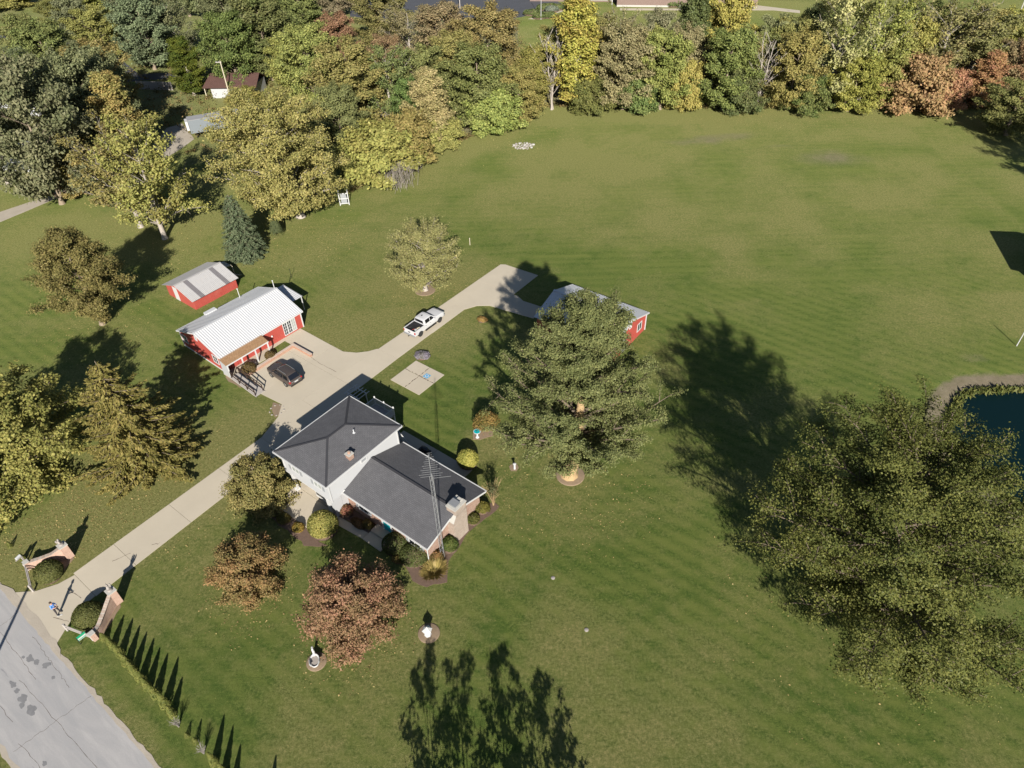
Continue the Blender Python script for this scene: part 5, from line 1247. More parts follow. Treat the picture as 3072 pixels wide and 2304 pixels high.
rail_fence('short weathered rail fence left of the drive mouth', (-45.67, 38.35), (-43.98, 35.96))
rail_fence('short weathered rail fence right of the drive mouth', (-39.07, 32.06), (-36.33, 31.05))
# mailbox
mbx = empty('mailbox', (-46.31, 39.15), HA+.3); tag(mbx, 'white mailbox on a grey post beside the left entrance wall', 'mailbox')
MB().box(-.06,.06,-.06,.06,0,1.15).build('post', M['wood_grey'], mbx); MB().box(-.05,.05,-.55,.1,1.0,1.1).build('arm', M['wood_grey'], mbx)
mb = MB(); prof_ = [(-.11,0),(.11,0),(.11,.15),(.08,.22),(0,.25),(-.08,.22),(-.11,.15)]
mb.add([(x,-.45,1.11+z) for x,z in prof_]+[(x,.02,1.11+z) for x,z in prof_], [tuple(range(7)), tuple(range(13,6,-1))]+[(i,i+7,(i+1) % 7+7,(i+1) % 7) for i in range(7)]); mb.build('box', M['white'], mbx)
# agent's sign: green board with white band on a post
sg = empty('yard_sign', (-37.36, 30.74), HA+math.radians(90)); tag(sg, 'green and white yard sign by the right rail fence', 'sign')
gm = plain('sign_green', (.015,.26,.13), .4, .05)
for x in (0,.75): MB().box(x-.025,x+.025,-.025,.025,0,1.0).build('post', M['steel_dark'], sg)
MB().box(.0,.75,-.02,.02,.45,1.02).build('board', gm, sg); MB().box(.04,.71,-.026,.026,.62,.78).build('band', M['white'], sg)
MB().box(.04,.71,-.026,.026,.47,.52).build('rider', M['white'], sg)
# white arbor trellis on the far lawn
tr_ = empty('white_trellis', (-27.92, 110.93), math.radians(8)); tag(tr_, 'white garden trellis frame standing on the lawn before the thicket', 'trellis')
for x in (-.75,.75): MB().box(x-.07,x+.07,-.07,.07,0,2.6).lathe([(.10,2.6),(.10,2.66),(.02,2.78)], (x,0,0), 8).build('post', M['white'], tr_)
for z in (.25,1.15,2.05): MB().box(-.75,.75,-.045,.045,z,z+.12).build('rail', M['white'], tr_)
for z0 in (.37,1.27): MB().box(-.5,.5,-.02,.02,z0,z0+.78).build('lattice', M['shutter'], tr_)
# posts and pegs on the lawn
def stake(name, label, loc, h, r, mat, cap=True):
    root = empty(name, loc); tag(root, label, 'post'); MB().tube((0,0,0),(0,0,h),r,r*.9).build('shaft', M[mat], root)
    if cap: MB().lathe([(r*1.5,0),(r*1.6,.04),(r*.6,.09)], (0,0,h), 8).build('cap', M[mat], root)
stake('marker_post', 'slim wooden marker post on the field right of the small tree', (-5.98, 96.21), 1.15, .055, 'wood_pale')
stake('well_pipe', 'white capped pipe in the octagonal mulch patch', (0.04, 49.33), .75, .12, 'white')
stake('purple_martin_pole', 'slanting-looking white pole by the right edge above the pond', (63.31, 67.64), 2.3, .06, 'white')
stake('garden_stake', 'thin stake behind the back roof of the red building', (-32.03, 88.01), 1.5, .03, 'steel_dark')
# birdbath
bb = empty('birdbath', (-3.98, 54.16)); tag(bb, 'white pedestal birdbath with teal bowl beside the leafy shrub', 'birdbath')
MB().lathe([(.23,0),(.23,.05),(.12,.16),(.085,.45),(.11,.72),(.17,.78)], (0,0,0), 16).build('pedestal', M['statue'], bb, True)
MB().lathe([(.12,.76),(.38,.84),(.42,.94),(.39,.95),(.30,.90),(.02,.88)], (0,0,0), 20).build('bowl', M['statue'], bb, True)
MB().lathe([(.36,.915),(.36,.93),(.01,.93)], (0,0,0), 18).build('water', M['teal'], bb)
# small white pagoda lantern
pg = empty('lantern_statue', (-7.74, 30.74), .3); tag(pg, 'white hexagonal garden lantern statue on a round mulch patch', 'statue')
MB().lathe([(.30,0),(.32,.08),(.20,.14),(.20,.2)], (0,0,0), 6).build('base', M['statue'], pg)
for i in range(6): MB().box(-.035,.035,-.035,.035,.2,.78).build('column', M['statue'], pg).location = (.24*math.cos(i*PI/3),.24*math.sin(i*PI/3),0)
MB().lathe([(.44,.78),(.45,.83),(.30,.98),(.20,1.02),(.20,1.06),(.12,1.14),(.05,1.17),(.05,1.24),(.01,1.28)], (0,0,0), 6).build('roof', M['statue'], pg)
MB().lathe([(.16,.2),(.17,.7),(.1,.76)], (0,0,0), 6).build('body', M['statue'], pg)
# swan planter
sw = empty('swan_planter', (-16.89, 28.49), math.radians(105)); tag(sw, 'white swan-shaped planter below the red ornamental tree', 'planter')
mb = MB(); mb.lathe([(.16,0),(.34,.10),(.46,.32),(.50,.48),(.44,.49),(.36,.36),(.02,.30)], (0,0,0), 20, 1.25, .85); mb.build('bowl', M['statue'], sw, True)
MB().lathe([(.38,.38),(.37,.39),(.01,.40)], (0,0,0), 16, 1.2, .8).build('soil', M['stone_grey'], sw)
npts = [(.48,0,.35),(.66,0,.55),(.66,0,.85),(.55,0,1.08),(.70,0,1.22),(.86,0,1.12),(.90,0,.98)]
mb = MB()
for i in range(6): mb.tube(npts[i], npts[i+1], [.15,.12,.095,.085,.085,.09][i], [.12,.095,.085,.085,.09,.035][i], 10)
mb.build('neck', M['statue'], sw, True)
for s in (-1,1):
    mb = MB(); pts = [(.2,s*.40,.42),(-.3,s*.44,.46),(-.62,s*.30,.72),(-.35,s*.42,.74),(.05,s*.44,.66)]
    mb.add(pts+[(x,y-s*.06,z) for x,y,z in pts], [tuple(range(5)), tuple(range(9,4,-1))]+[(i,(i+1) % 5,(i+1) % 5+5,i+5) for i in range(5)]); mb.build('wing', M['statue'], sw)
# lawn cap, survey lid
for lb, p in (('small round sprinkler lid on the lawn right of the bed tip', (3.26, 35.98)), ('pale flat stone on the open lawn at lower centre', (5.79, 30.79))):
    t_ = MB().lathe([(.18,0),(.19,.04),(.12,.07),(.02,.08)], (*p,0), 12).build('lawn_lid', M['stone_grey']); tag(t_, lb, 'lid')
# rubble ring at the wood edge
fp = empty('stone_fire_ring', (3.45, 134.12)); tag(fp, 'pale stone rubble ring on the field near the woods', 'fire pit')
rs = random.Random(12)
for i in range(46):
    a = i*2.4; r0_ = 1.75*math.sqrt((i+.5)/46); s = rs.uniform(.14,.36)
    mb = MB(); mb.lathe([(s*.7,0),(s,s*.35),(s*.75,s*.75),(s*.2,s*.85)], (0,0,0), 6, rs.uniform(.8,1.2), rs.uniform(.7,1.1)); o = mb.build('stone', M['stone_grey' if i % 3 else 'stone_pale'], fp); o.location = (r0_*math.cos(a)*1.25, r0_*math.sin(a)*.95, 0); o.rotation_euler = (rs.uniform(-.2,.2),rs.uniform(-.2,.2),a)
# stones in the corner bed by the ramp
for i in range(9):
    q = (-27.42, 59.42); s = rs.uniform(.07,.13); mb = MB(); mb.lathe([(s*.7,0),(s,s*.4),(s*.7,s*.8),(s*.15,s*.9)], (0,0,0), 7, 1.2, .9)
    o = mb.build('edging_stone', M['stone_grey']); o.location = (q[0]+.9*math.cos(i*.7)*.9, q[1]+.9*math.sin(i*.7), 0); o.rotation_euler = (0,0,i)
    tag(o, 'rounded grey edging stone in the small bed below the ramp', 'stone', 'edging stones of the small bed')
# bench of the patio: dark grill and table in the shade
gr = empty('patio_grill', (*hw(.9,11.9),0), HA); tag(gr, 'black covered grill on the shaded patio behind the wing', 'grill')
MB().prism([(-.65,-.3),(.65,-.3),(.65,.3),(-.65,.3)], .05, .85).build('cart', M['steel_dark'], gr); mb = MB(); mb.lathe([(.55,.86),(.55,1.0),(.4,1.15),(.02,1.2)], (0,0,0), 12, 1.0, .6); mb.build('lid', M['steel_dark'], gr, True)
# pergola arbor behind the tall block
ar = empty('vine_arbor', (*hw(-10.3,12.9),0), HA); tag(ar, 'small vine-covered white arbor at the back corner of the house', 'arbor')
for x in (-.8,.8):
    for y in (-.6,.6): MB().box(x-.05,x+.05,y-.05,y+.05,0,2.3).build('post', M['white'], ar)
for y in (-.6,.6): MB().box(-1.0,1.0,y-.04,y+.04,2.3,2.42).build('beam', M['white'], ar)
for i in range(5): MB().box(-1.0+i*.5-.03,-1.0+i*.5+.03,-1.0,1.0,2.43,2.5).build('rafter', M['white'], ar)
pos, nrm, sz, v, w, rs_ = clipped(91, 1.1, .95, 2.2, 2600, .15, .25, .15); pos[:,2] += .3
leafobj('vine', leaf_mesh('vine', pos, nrm, sz, v, w, .6, None, rs_), ar, *DGREEN)
# wheelie bin by the garage side
wb = empty('wheeled_bin', (*hw(-9.6,8.3),0), HA); tag(wb, 'dark wheeled bin on the shaded drive behind the house', 'bin')
mb = MB(); mb.add([(-.26,-.3,.06),(.26,-.3,.06),(.26,.28,.06),(-.26,.28,.06),(-.32,-.36,.98),(.32,-.36,.98),(.32,.36,.98),(-.32,.36,.98)], [(0,3,2,1),(4,5,6,7),(0,1,5,4),(1,2,6,5),(2,3,7,6),(3,0,4,7)]); mb.build('body', M['steel_dark'], wb)
MB().box(-.34,.34,-.38,.40,.985,1.05).build('lid', M['steel_dark'], wb)
# ------------------------------------------------------------------ aerial tower
tw = empty('aerial_tower', (-6.91, 38.67), HA); tag(tw, 'tall slim lattice tower with a television aerial at the wing end', 'tower')
TWH = 11.3
for k in range(3):
    a = k*2*PI/3; MB().tube((.20*math.cos(a),.20*math.sin(a),0),(.17*math.cos(a),.17*math.sin(a),TWH),.023,.02,6).build('tower_leg', M['galv'], tw)
mb = MB(); nseg = 30
for i in range(nseg):
    z0 = TWH*i/nseg; z1 = TWH*(i+1)/nseg
    for k in range(3):
        a = k*2*PI/3; b_ = (k+1)*2*PI/3; p = (.19*math.cos(a),.19*math.sin(a)); q = (.19*math.cos(b_),.19*math.sin(b_))
        mb.tube((*p,z0),(*q,z1),.010,n=4,cap=False) if i % 2 else mb.tube((*q,z0),(*p,z1),.010,n=4,cap=False)
mb.build('lattice_bracing', M['galv'], tw)
MB().tube((0,0,TWH-.6),(0,0,TWH+2.6),.03,n=6).build('mast', M['galv'], tw)
za = TWH+.9; ba = math.radians(97+38.2); bd_ = Vector((math.cos(ba), math.sin(ba), 0)); pd_ = Vector((-bd_.y, bd_.x, 0)); zc = Vector((0,0,za))
an_o = MB().tube(zc-bd_*.9, zc+bd_*1.7+Vector((0,0,.12)), .022, n=5).build('aerial_boom', M['galv'], tw)
for i in range(12):
    t = i/11; ln = (1.05-.85*t)*(1.0 if i % 2 else .8); c_ = zc+bd_*(-.85+2.5*t)+Vector((0,0,.12*t+.02))
    MB().tube(c_-pd_*ln, c_+pd_*ln, .014, n=4).build('aerial_rod', M['galv'], an_o)
MB().tube(Vector((0,0,TWH-.3)), Vector((0,0,TWH-.3))-pd_*1.6, .016, n=4).build('lower_aerial_rod', M['galv'], tw)

# ------------------------------------------------------------------ vehicles
def loft(mb, secs):
    """secs: list of (x, [(y,z)...]) half profiles from bottom outside to top centre, mirrored"""
    rings = []
    for x, hp in secs: rings.append([(x,y,z) for y,z in hp]+[(x,-y,z) for y,z in hp[::-1]])
    n = len(rings[0]); vs = [p for r in rings for p in r]
    fs = [(k*n+i, (k+1)*n+i, (k+1)*n+(i+1) % n, k*n+(i+1) % n) for k in range(len(rings)-1) for i in range(n)]
    fs += [tuple(range(n)), tuple(range((len(rings)-1)*n+n-1, (len(rings)-1)*n-1, -1))]
    mb.add(vs, fs); return mb
def wheel(parent, x, y, r, w, side):
    t = MB(); t.lathe([(r*.62,-w/2),(r*.95,-w/2),(r,-w*.3),(r,w*.3),(r*.95,w/2),(r*.62,w/2)], (0,0,0), 24)
    o = t.build('wheel', M['rubber'], parent, False); o.location = (x,y,r); o.rotation_euler = (PI/2*(-1 if side > 0 else 1)*-1*-1,0,0)
    rm_ = MB(); rm_.lathe([(r*.62,w*.30),(r*.60,w*.44),(r*.50,w*.36),(r*.16,w*.42),(r*.13,w*.50),(.01,w*.50)], (0,0,0), 20); rm_.build('rim', M['rim'], o)
    sp_ = MB()
    for k in range(5):
        a = k*2*PI/5; sp_.beam((r*.12*math.cos(a),r*.12*math.sin(a),w*.44),(r*.58*math.cos(a),r*.58*math.sin(a),w*.44),.07,.03)
    sp_.build('spoke', M['rim'], o)
    return o
def arch(parent, x, y, r, side, mat='steel_dark'):
    mb = MB(); n = 16; vs = []
    for i in range(n+1):
        a = PI*i/n
        for rr in (r*.9, r*1.14):
            vs += [(x+rr*math.cos(a), y, r+rr*math.sin(a)*.98), (x+rr*math.cos(a), y+side*.02, r+rr*math.sin(a)*.98)]
    fs = []
    for i in range(n):
        b_ = i*4; c_ = b_+4
        fs += [(b_+1,c_+1,c_+3,b_+3),(b_+2,b_+3,c_+3,c_+2),(b_,c_,c_+1,b_+1)]
    mb.add(vs, fs); return mb.build('wheel_arch', M[mat], parent)
def quadpane(parent, name, pts, mat, off=(0,0,0)):
    v_ = [Vector(p) for p in pts]; nrm = (v_[1]-v_[0]).cross(v_[2]-v_[0]).normalized()*.012
    mb = MB(); k = len(v_); mb.add([p+nrm for p in v_]+[p-nrm for p in v_], [tuple(range(k)), tuple(range(2*k-1,k-1,-1))]+[(i,i+k,(i+1) % k+k,(i+1) % k) for i in range(k)])
    return mb.build(name, M[mat], parent)

# white crew-cab pickup, x forward
pk = empty('pickup_truck', (-11.35, 75.05, 0), math.radians(52.6)); tag(pk, 'white crew-cab pickup truck parked on the drive beyond the house', 'truck')
def bsec(x, hw_, zb, zt, crown=.03): return (x, [(hw_*.90,zb),(hw_,zb+.12),(hw_*1.01,(zb+zt)/2),(hw_*.97,zt-.07),(hw_*.90,zt),(hw_*.45,zt+crown),(0,zt+crown*1.3)])
mb = MB(); loft(mb, [bsec(2.92,.82,.55,.92),bsec(2.86,.92,.48,1.08),bsec(2.6,.97,.45,1.17),bsec(2.0,.99,.45,1.22),bsec(1.35,1.0,.45,1.25),bsec(1.2,1.0,.45,1.25),bsec(-1.02,1.0,.45,1.22)]); mb.build('body', M['car_white'], pk, False, .02)
# bed: floor, sides, tailgate
mb = MB()
for s in (-1,1): mb.box(-2.9,-1.02,s*1.0 if s < 0 else .86,s*.86 if s < 0 else 1.0,.55,1.25)
mb.box(-2.95,-2.85,-.98,.98,.58,1.24); mb.build('bed_side', M['car_white'], pk, False, .015)
MB().box(-2.86,-1.0,-.87,.87,.55,.66).build('bed_floor', M['steel_dark'], pk)
mb = MB()
for s in (-1,1): mb.box(-2.84,-1.04,min(s*.84,s*.86),max(s*.84,s*.86),.66,1.22)
mb.box(-1.06,-1.03,-.86,.86,.66,1.2); mb.build('bed_liner', M['steel_dark'], pk)
mb = MB(); loft(mb, [(1.30,[(.90,1.2),(.89,1.26),(.86,1.27),(.4,1.27),(0,1.27)]),(.55,[(.93,1.2),(.79,1.57),(.70,1.84),(.35,1.88),(0,1.89)]),(.25,[(.93,1.2),(.79,1.6),(.71,1.88),(.35,1.92),(0,1.93)]),(-.75,[(.93,1.2),(.79,1.6),(.71,1.87),(.35,1.91),(0,1.92)]),(-1.0,[(.92,1.2),(.79,1.55),(.70,1.82),(.35,1.86),(0,1.87)])]); mb.build('cab', M['car_white'], pk, False, .015)
quadpane(pk, 'windscreen', [(1.24,-.80,1.30),(1.24,.80,1.30),(.60,.66,1.85),(.60,-.66,1.85)], 'car_glass')
quadpane(pk, 'rear_window', [(-1.005,.72,1.36),(-1.005,-.72,1.36),(-1.005,-.66,1.76),(-1.005,.66,1.76)], 'car_glass')
for s in (-1,1):
    quadpane(pk, 'side_window', [(.98,s*.90,1.29),(.18,s*.905,1.29),(.18,s*.765,1.76),(.50,s*.765,1.76)], 'car_glass')
    quadpane(pk, 'side_window', [(.08,s*.905,1.29),(-.72,s*.905,1.29),(-.68,s*.765,1.76),(.08,s*.765,1.76)], 'car_glass')
    MB().box(.72,.88,min(s*.95,s*1.2),max(s*.95,s*1.2),1.22,1.42).build('wing_mirror', M['car_white'], pk)
    MB().box(-1.0,1.1,min(s*.96,s*1.10),max(s*.96,s*1.10),.34,.40).build('running_board', M['steel_dark'], pk)
    MB().box(-2.955,-2.87,min(s*.84,s*1.005),max(s*.84,s*1.005),.82,1.16).build('tail_light', M['red_lens'], pk)
    MB().box(2.80,2.94,min(s*.62,s*.93),max(s*.62,s*.93),.85,1.05).build('headlight', M['glass_pale'], pk)
    for x in (1.88,-1.92):
        wheel(pk, x, s*.90, .40, .27, s); arch(pk, x, s*1.002, .40, s)
    for x in (.05,-.78): MB().box(x-.10,x+.04,min(s*1.005,s*1.03),max(s*1.005,s*1.03),1.08,1.12).build('door_handle', M['steel_dark'], pk)
MB().box(-3.10,-2.93,-.95,.95,.48,.66).build('rear_bumper', M['galv'], pk, False, .03); MB().box(2.86,3.0,-.94,.94,.46,.68).build('front_bumper', M['galv'], pk, False, .03)
MB().box(-3.02,-2.955,-.16,.16,.90,1.0).build('badge', M['steel_dark'], pk); MB().box(-.35,-.15,.05,.2,1.925,1.97).build('roof_antenna', M['steel_dark'], pk)
MB().box(-3.25,-3.05,-.05,.05,.40,.48).build('tow_hitch', M['steel_dark'], pk)

def bedpt(x, y, z): 
    a = math.radians(52.6); return (-11.35+x*math.cos(a)-y*math.sin(a), 75.05+x*math.sin(a)+y*math.cos(a), z)
bk = empty('plastic_bucket', bedpt(-2.2,-.42,.67)); tag(bk, 'green plastic bucket in the pickup bed', 'bucket'); MB().lathe([(.12,0),(.16,.34),(.15,.34),(.11,.04)], (0,0,0), 14).build('bucket_wall', plain('green_plastic', (.03,.30,.15), .4), bk); MB().lathe([(.165,.33),(.17,.36),(.165,.37)], (0,0,0), 14).build('rim', M['white'], bk)
tl = empty('garden_tool', bedpt(-2.1,.12,.72), math.radians(20)); tag(tl, 'red-handled tool lying across the pickup bed', 'tool'); MB().tube((-.6,0,0),(.6,0,.12),.025).build('handle', plain('red_handle', (.42,.06,.045), .5), tl); MB().box(-.85,-.6,-.12,.12,-.03,.03).build('blade', M['galv'], tl)
sk = empty('feed_sack', bedpt(-1.55,-.35,.66), .6); tag(sk, 'tan sack slumped near the cab in the pickup bed', 'sack'); MB().lathe([(.2,0),(.32,.06),(.34,.14),(.22,.24),(.05,.27)], (0,0,0), 12, 1.2, .8).build('sack_body', M['wood_pale'], sk, True); MB().box(-.2,.2,-.02,.02,.23,.29).build('sack_fold', M['wood_pale'], sk)
cl = empty('yellow_container', bedpt(-1.95,-.62,.66), .9); tag(cl, 'pale yellow container against the near side of the pickup bed', 'container'); MB().box(-.2,.2,-.12,.12,0,.26).build('tank', plain('yellow_plastic', (.45,.42,.16), .5), cl, False, .02); MB().lathe([(.04,.26),(.04,.31)], (.1,0,0), 8).build('cap', M['steel_dark'], cl)

# brown SUV, x forward
sv = empty('suv', (-27.75, 65.2, 0), math.radians(139.5)); tag(sv, 'dark brown sport utility car parked before the red building', 'car')
mb = MB(); loft(mb, [bsec(2.44,.70,.48,.80),bsec(2.34,.84,.40,.96),bsec(2.0,.94,.36,1.04),bsec(1.2,.98,.34,1.10),bsec(.95,.98,.34,1.12),bsec(-1.6,.98,.34,1.12),bsec(-2.15,.94,.38,1.12),bsec(-2.38,.86,.45,1.05),bsec(-2.46,.76,.50,.92)]); mb.build('body', M['car_brown'], sv, True, .02)
mb = MB(); loft(mb, [(1.18,[(.86,1.06),(.85,1.11),(.80,1.13),(.4,1.14),(0,1.15)]),(.30,[(.92,1.08),(.75,1.50),(.66,1.70),(.35,1.75),(0,1.76)]),(-.1,[(.92,1.08),(.75,1.52),(.66,1.75),(.35,1.80),(0,1.81)]),(-1.5,[(.92,1.08),(.75,1.52),(.65,1.74),(.35,1.79),(0,1.80)]),(-1.85,[(.91,1.08),(.74,1.48),(.63,1.69),(.34,1.73),(0,1.74)]),(-2.34,[(.85,1.06),(.80,1.10),(.74,1.13),(.4,1.14),(0,1.15)])]); mb.build('cabin', M['car_brown'], sv, True, .015)
quadpane(sv, 'windscreen', [(1.10,-.76,1.19),(1.10,.76,1.19),(.36,.62,1.70),(.36,-.62,1.70)], 'car_glass')
quadpane(sv, 'rear_window', [(-2.30,.70,1.20),(-2.30,-.70,1.20),(-1.91,-.60,1.69),(-1.91,.60,1.69)], 'car_glass')
for s in (-1,1):
    quadpane(sv, 'side_window', [(.88,s*.90,1.17),(-.02,s*.905,1.17),(-.02,s*.74,1.64),(.30,s*.73,1.62)], 'car_glass')
    quadpane(sv, 'side_window', [(-.10,s*.905,1.17),(-1.02,s*.905,1.17),(-1.0,s*.74,1.65),(-.10,s*.74,1.65)], 'car_glass')
    quadpane(sv, 'side_window', [(-1.16,s*.905,1.17),(-2.02,s*.875,1.19),(-1.78,s*.73,1.58),(-1.14,s*.74,1.64)], 'car_glass')
    MB().tube((.1,s*.62,1.83),(-1.6,s*.62,1.83),.022).build('roof_rail', M['galv'], sv)
    MB().box(.72,.90,min(s*.92,s*1.12),max(s*.92,s*1.12),1.10,1.26).build('wing_mirror', M['car_brown'], sv)
    MB().box(-2.42,-2.18,min(s*.66,s*.90),max(s*.66,s*.90),.88,1.06).build('tail_light', M['red_lens'], sv)
    MB().box(2.18,2.40,min(s*.50,s*.80),max(s*.50,s*.80),.74,.88).build('headlight', M['glass_pale'], sv)
    for x in (1.45,-1.42): wheel(sv, x, s*.87, .37, .24, s); arch(sv, x, s*.985, .37, s)
MB().box(-2.50,-2.40,-.86,.86,.42,.62).build('rear_bumper', M['steel_dark'], sv, False, .03); MB().box(-2.49,-2.43,-.26,.26,.80,.93).build('licence_plate', M['white'], sv)
MB().box(-2.465,-2.40,-.66,.66,.955,1.0).build('chrome_strip', M['galv'], sv)

# ------------------------------------------------------------------ the person at the drive mouth
pe_loc = (-40.60, 33.68)
def person():
    root = empty('person', (*pe_loc, 0.03), math.radians(-12)); tag(root, 'person in blue shirt and dark trousers holding a remote controller on the drive', 'person')
    skin = plain('skin', (.42,.25,.17), .6, .05); shirt = plain('blue_shirt', (.10,.25,.62), .8, .1, 8); trous = plain('dark_trousers', (.035,.03,.035), .85, .15, 8); hairm = plain('brown_hair', (.05,.03,.02), .7)
    S_ = 1.04
    verts = [(0,0,.95),(0,0,1.12),(.01,0,1.30),(.0,0,1.44),(.01,0,1.52),(.02,0,1.60),(.025,0,1.70),        # 0 pelvis .. 6 crown of head
             (0,.17,1.40),(.06,.24,1.14),(.30,.10,1.17),(.36,.06,1.18),                                       # left arm 7-10
             (0,-.17,1.40),(.06,-.24,1.14),(.30,-.10,1.17),(.36,-.06,1.18),                                   # right arm 11-14
             (0,.10,.88),(.03,.15,.48),(-.01,.19,.09),(.14,.22,.04),                                          # left leg 15-18
             (0,-.10,.88),(.02,-.13,.48),(-.02,-.15,.09),(.13,-.18,.04)]                                      # right leg 19-22
    rad = [(.15,.12),(.135,.105),(.16,.11),(.12,.08),(.055,.055),(.085,.075),(.075,.065),
           (.065,.065),(.048,.048),(.036,.036),(.03,.03),(.065,.065),(.048,.048),(.036,.036),(.03,.03),
           (.095,.095),(.068,.068),(.05,.045),(.04,.03),(.095,.095),(.068,.068),(.05,.045),(.04,.03)]
    edges = [(0,1),(1,2),(2,3),(3,4),(4,5),(5,6),(3,7),(7,8),(8,9),(9,10),(3,11),(11,12),(12,13),(13,14),(0,15),(15,16),(16,17),(17,18),(0,19),(19,20),(20,21),(21,22)]
    me = bpy.data.meshes.new('body'); me.from_pydata([(x*S_,y*S_,z*S_) for x,y,z in verts], edges, []); me.update()
    o = bpy.data.objects.new('body', me); COL.objects.link(o); o.parent = root
    sk_ = o.modifiers.new('skin', 'SKIN'); 
    for i, r in enumerate(rad): me.skin_vertices[0].data[i].radius = (r[0]*S_, r[1]*S_)
    me.skin_vertices[0].data[0].use_root = True
    o.modifiers.new('sub', 'SUBSURF').levels = 2; o.modifiers['sub'].render_levels = 2
    dg = bpy.context.evaluated_depsgraph_get(); dg.update(); ev = o.evaluated_get(dg)
    m2 = bpy.data.meshes.new_from_object(ev); o.modifiers.clear(); o.data = m2
    m2.materials.clear()
    for m_ in (skin, shirt, trous): m2.materials.append(m_)
    for p in m2.polygons:
        c_ = p.center; p.use_smooth = True
        if c_.z < .98*S_: p.material_index = 2
        elif c_.z < 1.47*S_ and not (c_.x > .13*S_ and c_.z < 1.25*S_): p.material_index = 1
    for s in (-1,1):
        h_ = MB(); bx, by, bz = .37*S_, s*.06*S_, 1.18*S_
        for k, (dx, ln) in enumerate(((-.03,.055),(-.01,.065),(.01,.062),(.03,.05))):
            h_.tube((bx+dx*.5+.015,by,bz+dx*.7),(bx+.03+ln*.4,by-s*.035,bz+dx*.7-.005),.009,.008,6); h_.tube((bx+.03+ln*.4,by-s*.035,bz+dx*.7-.005),(bx+.02+ln*.3,by-s*.06,bz+dx*.7-.01),.008,.007,6)
        h_.tube((bx-.02,by,bz+.02),(bx+.0,by-s*.05,bz+.05),.011,.009,6); h_.build('hand', skin, root, True)
        f_ = MB(); f_.ball((.06*S_,s*(.20 if s > 0 else .165)*S_,.045),.10,(1.35,.5,.45)); f_.build('shoe', M['steel_dark'], root, True)
        MB().ball((.03*S_,s*.088*S_,1.66*S_),.028,(.5,.35,1.0),8,6).build('ear', skin, root, True)
        MB().ball((.105*S_,s*.033*S_,1.675*S_),.012,(1,1,1),8,6).build('eye', M['steel_dark'], root, True)
    hd = MB(); hd.ball((.03*S_,0,1.665*S_),.105*S_,(1.0,.86,1.18),14,10); hd.ball((.135*S_,0,1.645*S_),.02,(1,.8,1.3),8,6); hd.build('head', skin, root, True)
    MB().box(.118*S_,.128*S_,-.028,.028,1.603*S_,1.612*S_).build('mouth', M['red_lens'], root)
    hr = MB(); hr.ball((.012*S_,0,1.70*S_),.115*S_,(1.0,.92,1.0),14,10); hr.build('hair', hairm, root, True)
    ct = empty('remote_controller', (0,0,0)); a = math.radians(-12)
    ct.location = (pe_loc[0]+.44*math.cos(a), pe_loc[1]+.44*math.sin(a), 1.25); ct.rotation_euler = (0,-.3,a); tag(ct, 'black remote controller in the hands of the person', 'controller')
    MB().box(-.05,.05,-.09,.09,-.015,.02).build('housing', M['steel_dark'], ct); MB().tube((.04,.05,0),(.12,.07,.05),.006).tube((.04,-.05,0),(.12,-.07,.05),.006).build('aerial', M['steel_dark'], ct)
person()
t_ = MB().box(-.22,.22,-.05,.05,.034,.05).build('white_case', M['white']); t_.location = (*(-40.45, 33.52),0); t_.rotation_euler = (0,0,.35); tag(t_, 'slim white case lying at the feet of the person', 'case')

# utility pole outside the lower left corner, its shadow lies across the road
up = empty('utility_pole', (-43.3,21.3), HA); tag(up, 'wooden utility pole beyond the left edge whose shadow crosses the road', 'pole')
MB().tube((0,0,0),(0,0,8.4),.16,.12,10).build('shaft', M['wood_grey'], up)

# ------------------------------------------------------------------ far surroundings
# cottage with brown roof
D_ = lambda p, q: math.atan2(q[1]-p[1], q[0]-p[0])
c0 = (-66.11, 163.03); c1_ = (-57.76, 162.37)
ca = math.radians(-3)
ct_ = empty('cottage', (-63.78, 166.84), ca); tag(ct_, 'small white cottage with dark brown roof among the left woods', 'house')
mb = MB(); mb.box(-3.9,6.5,-.2,7.0,0,2.6); mb.add([(-3.9,-.2,2.6),(-3.9,7.0,2.6),(-3.9,3.4,4.3)], [(0,2,1)]); mb.build('wall', M['siding'], ct_)
bm_ = shingle_mat('dark_brown_shingle', (.085,.045,.037), (.11,.06,.05))
slope('roof_slope', [(-5.6,-.8,2.45),(7.0,-.8,2.45),(7.0,3.4,4.5),(-4.6,3.4,4.5)], bm_, ct_, 0, None)
slope('roof_slope', [(-4.6,3.4,4.5),(7.0,3.4,4.5),(7.0,7.6,2.45),(-5.6,7.6,2.45)], bm_, ct_, 0, None)
for x, y in ((-5.2,-.5),(-5.2,3.4)): MB().box(x-.08,x+.08,y-.08,y+.08,0,2.45).build('porch_post', M['wood_pale'], ct_)
window(ct_, (-3.91,2.2), FACE_M1, 1.0, 1.0, 1.0)
pl = empty('power_pole', (-63.11, 165.19)); tag(pl, 'pale utility pole with cross arm in front of the brown-roofed cottage', 'pole')
MB().tube((0,0,0),(0,0,8.6),.15,.11,8).build('shaft', M['wood_pale'], pl); MB().box(-1.1,.2,-.06,.06,8.2,8.35).build('cross_arm', M['wood_grey'], pl)
for x in (-.9,-.4): MB().lathe([(.05,8.35),(.05,8.5),(.02,8.55)], (x,0,0), 6).build('insulator', M['white'], pl)
